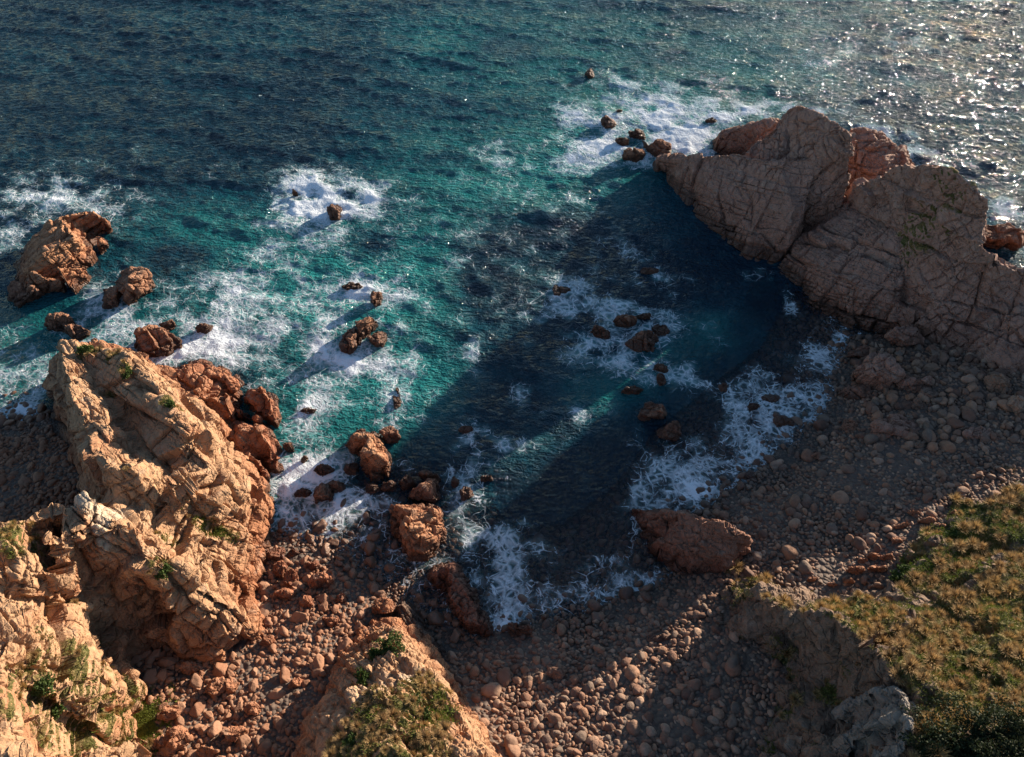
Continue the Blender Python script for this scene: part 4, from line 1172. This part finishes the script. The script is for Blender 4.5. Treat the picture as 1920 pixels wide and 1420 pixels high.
# ---------------------------------------------------------------- stones of the beaches
STONE_KEEP.append((*P(258, 1385, 6)[:2], 1.9, 3.4))
ROUND = [facet_rock(2, 200 + k, 10, 4.5, (1.0, 0.62 + 0.3 * ((k * 7) % 10) / 10, 0.55 + 0.2 * ((k * 3) % 7) / 7)) for k in range(10)]
ANGUL = [facet_rock(2, 300 + k, 11, 40, (1.0, 0.6 + 0.35 * ((k * 7) % 10) / 10, 0.6 + 0.25 * ((k * 3) % 7) / 7)) for k in range(10)]
rs = np.random.RandomState(21)


def scatter(step, jit, box=(-130, 125, 18, 112)):
    xs, ys = np.meshgrid(np.arange(box[0], box[1], step), np.arange(box[2], box[3], step))
    q = np.column_stack([xs.ravel(), ys.ravel()])
    return q + (rs.rand(*q.shape) - 0.5) * step * jit * 2


def settle(q, lo=-2.2, hi=9.0, margin=0.45):
    z = height_at(GROUND, q)
    k = (z > lo) & (z < hi)
    q, z = q[k], z[k]
    m = np.full(len(q), -1e3)
    for vf in MASSES: m = np.maximum(m, height_at(vf, q))
    k = m < z + margin
    q, z = q[k], z[k]
    px, py = to_px(q[:, 0], q[:, 1], z)
    k = (px > -60) & (px < 1985) & (py > 560) & (py < 1480)
    for (x, y, a, b) in STONE_KEEP:
        k &= ((q[:, 0] - x) / a) ** 2 + ((q[:, 1] - y) / b) ** 2 > 0.9
    return q[k], z[k], px[k], py[k]


S = []      # x, y, z, size, px, py
q, z, px, py = settle(scatter(0.54, 0.45))
s = 0.25 + 0.21 * rs.rand(len(q)) ** 1.5
s *= np.where(px < 800, 1.0, 1.0)
keep = (z > -2.0)
S.append(np.column_stack([q, z, s, px, py])[keep])
q, z, px, py = settle(scatter(1.25, 0.5))
s = 0.42 + 0.4 * rs.rand(len(q)) ** 2
kp = rs.rand(len(q)) < np.where(px > 1380, 0.38, 0.8)
S.append(np.column_stack([q, z + 0.12, s, px, py])[kp])
q, z, px, py = settle(scatter(2.3, 0.5), margin=.2)
s = np.where((px > 860) & (px < 1500), 0.6, 0.72) + 0.7 * rs.rand(len(q)) ** 2.2
zone = np.where((px < 860) & (py > 980), 0.75, np.where(px > 1500, 0.30, 0.5)) + 0.5 * np.exp(-((px - 1760) / 110) ** 2 - ((py - 700) / 70) ** 2)
kp = rs.rand(len(q)) < zone
S.append(np.column_stack([q, z + 0.2, s, px, py])[kp])
q, z, px, py = settle(scatter(1.5, 0.5, (55, 100, 60, 100)), margin=.3)
kp = (px > 1600) & (px < 1930) & (py > 630) & (py < 830) & (rs.rand(len(q)) < .75)
S.append(np.column_stack([q, z + 0.35, 0.65 + 0.75 * rs.rand(len(q)) ** 2, px, py])[kp])
S = np.concatenate(S)
S[:, 2] += -0.05 * S[:, 3]
foot = (S[:, 4] > 1590) & (S[:, 5] < 820)
angular = foot & (S[:, 3] > .45) | (S[:, 4] < 860 + 30 * rs.randn(len(S))) & (S[:, 5] > 985) | (rs.rand(len(S)) < 0.12) & (S[:, 3] > .6)
app = S[:, 3] / np.sqrt(S[:, 0] ** 2 + S[:, 1] ** 2 + (CAM_H - S[:, 2]) ** 2)
seen = (S[:, 4] > 2) & (S[:, 4] < 1918) & (S[:, 5] < 1416) & (S[:, 2] > -0.5)
app = np.where(seen, app, 0)


def spin(n):
    """Random rotations that keep a stone lying roughly flat."""
    a, b, c = rs.randn(n) * 0.35, rs.randn(n) * 0.35, rs.rand(n) * 6.283
    return np.column_stack([a, b, c])


def rotm(e):
    ca, sa, cb, sb, cc, sc_ = np.cos(e[:, 0]), np.sin(e[:, 0]), np.cos(e[:, 1]), np.sin(e[:, 1]), np.cos(e[:, 2]), np.sin(e[:, 2])
    M = np.empty((len(e), 3, 3))
    M[:, 0, 0] = cc * cb; M[:, 0, 1] = cc * sb * sa - sc_ * ca; M[:, 0, 2] = cc * sb * ca + sc_ * sa
    M[:, 1, 0] = sc_ * cb; M[:, 1, 1] = sc_ * sb * sa + cc * ca; M[:, 1, 2] = sc_ * sb * ca - cc * sa
    M[:, 2, 0] = -sb; M[:, 2, 1] = cb * sa; M[:, 2, 2] = cb * ca
    return M


def heap(name, label, sel, variants, mat):
    Vs, Fs, Ts, n = [], [], [], 0
    idx = np.nonzero(sel)[0]
    kind = rs.randint(0, len(variants), len(idx))
    rot = spin(len(idx))
    tint = rs.rand(len(idx))
    for k, (V, F) in enumerate(variants):
        w = kind == k
        if not w.any(): continue
        M = rotm(rot[w])
        A = np.einsum('nij,vj->nvi', M, V) * S[idx[w], 3][:, None, None] + S[idx[w], :3][:, None, :]
        cnt = len(A)
        Vs.append(A.reshape(-1, 3))
        Fs.append((F[None] + (np.arange(cnt) * len(V))[:, None, None] + n).reshape(-1, 3))
        Ts.append(np.repeat(tint[w], len(V)))
        n += cnt * len(V)
    return tag(link(name, raw_mesh(name, np.concatenate(Vs), np.concatenate(Fs), True, {'tint': np.concatenate(Ts)}), mat), label, name.split('_')[0], kind='stuff')


def place_name(px, py, z, a):
    if px < 240 and py < 1000: return 'in the shaded cove behind the ridge', 'cove boulders'
    if py < 1010 and px < 1120 or z < 0.05: return 'standing in the shallows at the water edge', 'boulders in the shallows'
    if px < 660 and py < 1200: return 'on the sunlit beach below the ridge', 'beach boulders below the ridge'
    if px < 720: return 'in the sunlit stone chute beside the pale knoll', 'boulders in the stone chute'
    if px < 1010 and py > 1240: return 'on the shingle along the pale knoll', 'boulders along the knoll'
    if px > 1480 and py < 900: return 'under the dark headland wall', 'boulders under the headland'
    if px > 1350 and py < 1130: return 'on the fine shaded shingle of the right hand beach', 'boulders on the fine shingle'
    if px > 1180 and py > 1150: return 'on the shaded shingle below the grassy cliff', 'boulders below the grassy cliff'
    return 'on the middle of the shaded shingle', 'boulders on the middle shingle'


single = np.zeros(len(S), bool)
for ang, variants, nm, word, lim in ((True, ANGUL, 'angular_boulder', 'angular', 290), (False, ROUND, 'rounded_boulder', 'rounded', 290)):
    idx = np.nonzero(angular == ang)[0]
    idx = idx[np.argsort(-app[idx])][:lim]
    idx = idx[app[idx] > 0]
    single[idx] = True
    protos = []
    for k in range(len(variants)):
        V, F = facet_rock(3, (300 if ang else 200) + k, 11 if ang else 10, 40 if ang else 4.5,
                          (1.0, 0.6 + 0.35 * ((k * 7) % 10) / 10, 0.6 + 0.25 * ((k * 3) % 7) / 7))
        me = raw_mesh(nm, V, F)
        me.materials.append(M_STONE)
        protos.append(bpy.data.objects.new(nm, me))
    rot = spin(len(idx))
    for j, i_ in enumerate(idx):
        k = rs.randint(0, len(protos))
        o = protos[k].copy()
        o.location = S[i_, :3]
        o.rotation_euler = rot[j]
        sc = S[i_, 3]
        o.scale = (sc, sc, sc)
        pl, gr = place_name(S[i_, 4], S[i_, 5], S[i_, 2], ang)
        size = 'large' if app[i_] > np.median(app[idx]) else 'medium'
        tag(o, f'{size} {word} brown boulder {pl}', 'boulder', f'{size} {word} {gr}')
        COL.objects.link(o)
    for p_ in protos: bpy.data.objects.remove(p_)
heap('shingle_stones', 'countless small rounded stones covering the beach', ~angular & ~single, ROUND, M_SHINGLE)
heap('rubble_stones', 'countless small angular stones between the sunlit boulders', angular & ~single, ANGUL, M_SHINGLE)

# ---------------------------------------------------------------- tussocks, shrubs and turf
def blades(n, h, spread, width, seed, droop=0.5, inner=0.25):
    r = np.random.RandomState(seed)
    th = r.rand(n) * 6.283
    lean = spread * (r.rand(n) ** 0.6)
    hh = h * (0.6 + 0.5 * r.rand(n))
    bx, by = np.cos(th) * inner * r.rand(n), np.sin(th) * inner * r.rand(n)
    dx, dy = np.cos(th), np.sin(th)
    t0 = np.zeros(n)
    V, F = [], []
    for k, (u, w) in enumerate(((0, 1.0), (0.55, 0.8), (1.0, 0.08))):
        out = lean * u ** 1.5
        z = hh * (u - droop * (lean / max(spread, 1e-3)) * u ** 2.2)
        for sgn in (-1, 1):
            V.append(np.column_stack([bx + dx * out - sgn * dy * width * w, by + dy * out + sgn * dx * width * w, z]))
    V = np.stack(V, 1)
    base = (np.arange(n) * 6)[:, None]
    F = np.concatenate([base + np.array([[0, 1, 3]]), base + np.array([[0, 3, 2]]), base + np.array([[2, 3, 5]]), base + np.array([[2, 5, 4]])])
    tint = np.repeat(r.rand(n), 6) * np.tile([.3, .3, .8, .8, 1, 1], n)
    return V.reshape(-1, 3), F, tint


TUS = [blades(240, 0.72, 0.55, 0.022, 400 + k, droop=.38, inner=.42) for k in range(8)]
BLA = [blades(16, 0.28, 0.25, 0.03, 440 + k, inner=.3) for k in range(5)]


def pick(V, veg, n, gap, lo=0.45, seed=1, region=None):
    r = np.random.RandomState(seed)
    px, py = to_px(V[:, 0], V[:, 1], V[:, 2])
    k = (veg > lo) & (px > -30) & (px < 1960) & (py < 1470)
    if region is not None: k &= region(px, py)
    idx = np.nonzero(k)[0]
    r.shuffle(idx)
    cells, out = {}, []
    for i_ in idx:
        x, y = V[i_, 0], V[i_, 1]
        c = (int(x // gap), int(y // gap))
        if any((V[j, 0] - x) ** 2 + (V[j, 1] - y) ** 2 < gap * gap for a in (-1, 0, 1) for b in (-1, 0, 1) for j in cells.get((c[0] + a, c[1] + b), ())):
            continue
        cells.setdefault(c, []).append(i_)
        out.append(i_)
        if len(out) >= n: break
    return np.array(out, int)


def clumps(name, label, cat, pts, sizes, variants, mat, seed):
    r = np.random.RandomState(seed)
    Vs, Fs, Ts, n = [], [], [], 0
    kind = r.randint(0, len(variants), len(pts))
    for k, (V, F, t) in enumerate(variants):
        w = np.nonzero(kind == k)[0]
        if not len(w): continue
        a = r.rand(len(w)) * 6.283
        ca, sa = np.cos(a)[:, None], np.sin(a)[:, None]
        X = V[None, :, 0] * ca - V[None, :, 1] * sa
        Y = V[None, :, 0] * sa + V[None, :, 1] * ca
        Z = np.repeat(V[None, :, 2], len(w), 0)
        A = np.stack([X, Y, Z], -1) * sizes[w][:, None, None] + pts[w][:, None, :]
        Vs.append(A.reshape(-1, 3)); Fs.append((F[None] + (np.arange(len(w)) * len(V))[:, None, None] + n).reshape(-1, 3))
        Ts.append((t[None] * (0.6 + 0.4 * r.rand(len(w)))[:, None]).ravel())
        n += len(w) * len(V)
    return tag(link(name, raw_mesh(name, np.concatenate(Vs), np.concatenate(Fs), False, {'tint': np.concatenate(Ts)}), mat), label, cat, kind='stuff')


tus_me = []
for V, F, t in TUS:
    me = raw_mesh('grass_tussock', V, F, False, {'tint': t}); me.materials.append(M_TUSSOCK); tus_me.append(me)
rest_p, rest_s = [], []
n_single = 0
for (V, veg, cnt, gap, seed, where, grp, lo, sc, lim) in (
        (fV, fA['veg'], 1050, 1.12, 5, 'on the grassy hillside above the shaded cliff', 'tussocks on the hillside', 0.55, 1.15, 200),
        (kV, kA['veg'], 260, 1.0, 6, 'on the pale rock knoll', 'tussocks on the knoll', 0.45, 0.85, 60),
        (rV, rA['veg'], 420, 0.9, 7, 'on the sunlit rock ridge', 'tussocks on the ridge', 0.5, 0.7, 40)):
    ii = pick(V, veg, cnt, gap, lo, seed)
    r = np.random.RandomState(seed)
    sz = sc * (0.6 + 0.8 * r.rand(len(ii)) ** 1.6)
    ap = sz / np.linalg.norm(V[ii] - np.array([0, 0, CAM_H]), axis=1)
    x, y = to_px(*V[ii].T)
    ap[(x < 5) | (x > 1915) | (y > 1412)] = 0
    order = np.argsort(-ap)
    for c_, j in enumerate(order):
        if c_ < lim and ap[j] > 0:
            o = bpy.data.objects.new('grass_tussock', tus_me[r.randint(0, 8)])
            o.location = V[ii[j]] - np.array([0, 0, .05])
            o.scale = (sz[j],) * 3
            o.rotation_euler = (0, 0, r.rand() * 6.28)
            tag(o, f'straw coloured grass tussock {where}', 'tussock', grp)
            COL.objects.link(o)
        else:
            rest_p.append(V[ii[j]] - np.array([0, 0, .05])); rest_s.append(sz[j])
clumps('tussock_grass', 'mass of smaller straw coloured tussocks between the large ones', 'grass', np.array(rest_p), np.array(rest_s), TUS, M_TUSSOCK, 3)
tp, ts = [], []
for V, veg, n_, lo, sd in ((fV, fA['veg'], 5200, 0.35, 15), (kV, kA['veg'], 330, 0.5, 16), (rV, rA['veg'], 1200, 0.55, 17)):
    ii = pick(V, veg, n_, 0.3, lo, sd)
    tp.append(V[ii]); ts.append(0.7 + 0.7 * np.random.RandomState(sd).rand(len(ii)))
clumps('turf_grass', 'short green and olive turf covering the soil of the slopes', 'grass', np.concatenate(tp), np.concatenate(ts), BLA, M_TURF, 5)


gp = []
for V, blob_, n_, sd in ((rV, [(262, 1385, 36, 50, 1.0, 8), (285, 1330, 12, 40, .8, 6), (395, 985, 34, 14, 1.0, 12.5)], 900, 31),
                         (fV, [(1690, 1080, 60, 26, 1.0, 6), (1780, 1000, 60, 20, .9, 7), (1760, 1060, 90, 26, .9, 9), (1790, 1270, 110, 30, .8, 18), (1850, 1150, 60, 18, .7, 14), (1880, 1000, 40, 30, .8, 8), (1700, 1150, 60, 14, .8, 14), (1800, 1080, 50, 14, .8, 11), (1830, 1260, 70, 20, .8, 19), (1600, 1130, 40, 10, .7, 10)], 4500, 32),
                         (kV, [(830, 1330, 30, 40, .7, 13), (700, 1330, 40, 24, .6, 15)], 260, 33)):
    w = blobs(V[:, :2], blob_) + 0.25 * fbm(V * 0.5, 3, sd)
    ii = pick(V, w, n_, 0.26, 0.42, sd)
    gp.append(V[ii])
rg_ = np.random.RandomState(77)
qq = rg_.randn(700, 2) * np.array([1.3, 2.2]) + np.array(P(258, 1385, 6)[:2])
gp.append(np.column_stack([qq, height_at(GROUND, qq) + 0.12]))
gp = np.concatenate(gp)
clumps('green_grass', 'patches of bright green grass in the hollows of the slopes', 'grass', gp, 0.8 + 0.6 * np.random.RandomState(8).rand(len(gp)), BLA, M_GREEN, 9)


def leaf_mound(rx, ry, rz, n, leaf, seed):
    r = np.random.RandomState(seed)
    d = r.randn(n, 3); d /= np.linalg.norm(d, axis=1)[:, None]
    d[:, 2] = np.abs(d[:, 2]) * 0.9
    c = d * (0.45 + 0.55 * r.rand(n) ** 0.5)[:, None]
    lump = 0.75 + 0.45 * fbm(d * 2.2 + seed, 3, seed)
    c = c * lump[:, None] * np.array([rx, ry, rz])
    a, b = r.randn(n, 3), r.randn(n, 3)
    a /= np.linalg.norm(a, axis=1)[:, None]
    b -= a * (a * b).sum(1)[:, None]; b /= np.linalg.norm(b, axis=1)[:, None]
    s_ = leaf * (0.6 + 0.8 * r.rand(n))[:, None]
    V = np.stack([c - a * s_, c + b * s_ * .55, c + a * s_, c - b * s_ * .55], 1).reshape(-1, 3)
    F = np.arange(4 * n).reshape(-1, 4)
    return V, F, np.repeat(r.rand(n), 4)


def on_top(V, px, py):
    x, y = to_px(V[:, 0], V[:, 1], V[:, 2])
    d = (x - px) ** 2 + (y - py) ** 2
    k = np.nonzero(d < max(d.min() + 1, 25))[0]
    return V[k[np.argmax(V[k, 2])]]


for (V, px, py, w, h, nm, mat, label) in (
        (kV, 735, 1208, 62, 44, 'green_shrub', M_BUSH, 'brightest green shrub near the seaward top of the pale knoll'),
        (kV, 700, 1222, 30, 22, 'green_shrub', M_BUSH, 'small green shrub close beside the brightest shrub on the knoll'),
        (kV, 680, 1270, 34, 42, 'green_shrub', M_BUSH, 'grey green shrub trailing down the western edge of the knoll'),
        (kV, 780, 1312, 30, 24, 'green_shrub', M_BUSH, 'round green shrub among tussocks on the middle of the knoll'),
        (kV, 800, 1340, 24, 30, 'green_shrub', M_BUSH, 'dark narrow shrub near the eastern edge of the knoll'),
        (kV, 655, 1395, 40, 36, 'green_shrub', M_BUSH, 'large grey green shrub low on the western side of the knoll'),
        (rV, 310, 1075, 34, 30, 'green_shrub', M_BUSH, 'bright green shrub at the lip of the shaded gully'),
        (rV, 82, 1290, 40, 40, 'green_shrub', M_BUSH, 'dark green shrub in a rock cleft of the western cliff'),
        (rV, 108, 1330, 26, 40, 'green_shrub', M_BUSH, 'long dark green shrub below the one in the rock cleft'),
        (rV, 155, 656, 34, 22, 'green_shrub', M_BUSH, 'green cushion plant on the outer tip of the ridge'),
        (rV, 240, 702, 22, 26, 'green_shrub', M_BUSH, 'small green cushion plant on the ridge crest beyond the tip'),
        (rV, 322, 760, 26, 20, 'green_shrub', M_BUSH, 'green cushion plant on the crest above the red knob'),
        (fV, 1850, 1385, 230, 110, 'shadow_scrub', M_SCRUB, 'scrub thicket at the foot of the slope, leaves darkened to stand in for shadow'),
        (fV, 1760, 1400, 110, 60, 'shadow_scrub', M_SCRUB, 'low scrub between the grey outcrop and the thicket, darkened to stand in for shadow'),
        (fV, 1680, 1085, 40, 22, 'green_shrub', M_BUSH, 'bright green shrub at the beach edge of the hillside'),
        (fV, 1700, 1068, 34, 20, 'green_shrub', M_BUSH, 'second bright green clump just above the beach edge shrub'),
        (fV, 1790, 1005, 50, 20, 'green_shrub', M_BUSH, 'green herb patch in a hollow of the hillside')):
    p_ = on_top(V, px, py)
    m = math.hypot(p_[0], p_[1], CAM_H - p_[2]) * TANH / 960
    a, b = w * m * 0.5, h * m * 0.62
    n_ = int(min(9000, 260 + 130 * a * b / 0.35))
    LV, LF, lt = leaf_mound(a, b, min(a, b) * 0.75, n_, 0.13, int(px))
    me = raw_mesh(nm, LV, LF, False, {'tint': lt})
    tag(link(nm, me, mat, None, (p_[0], p_[1], p_[2] - 0.1)), label, 'shrub')
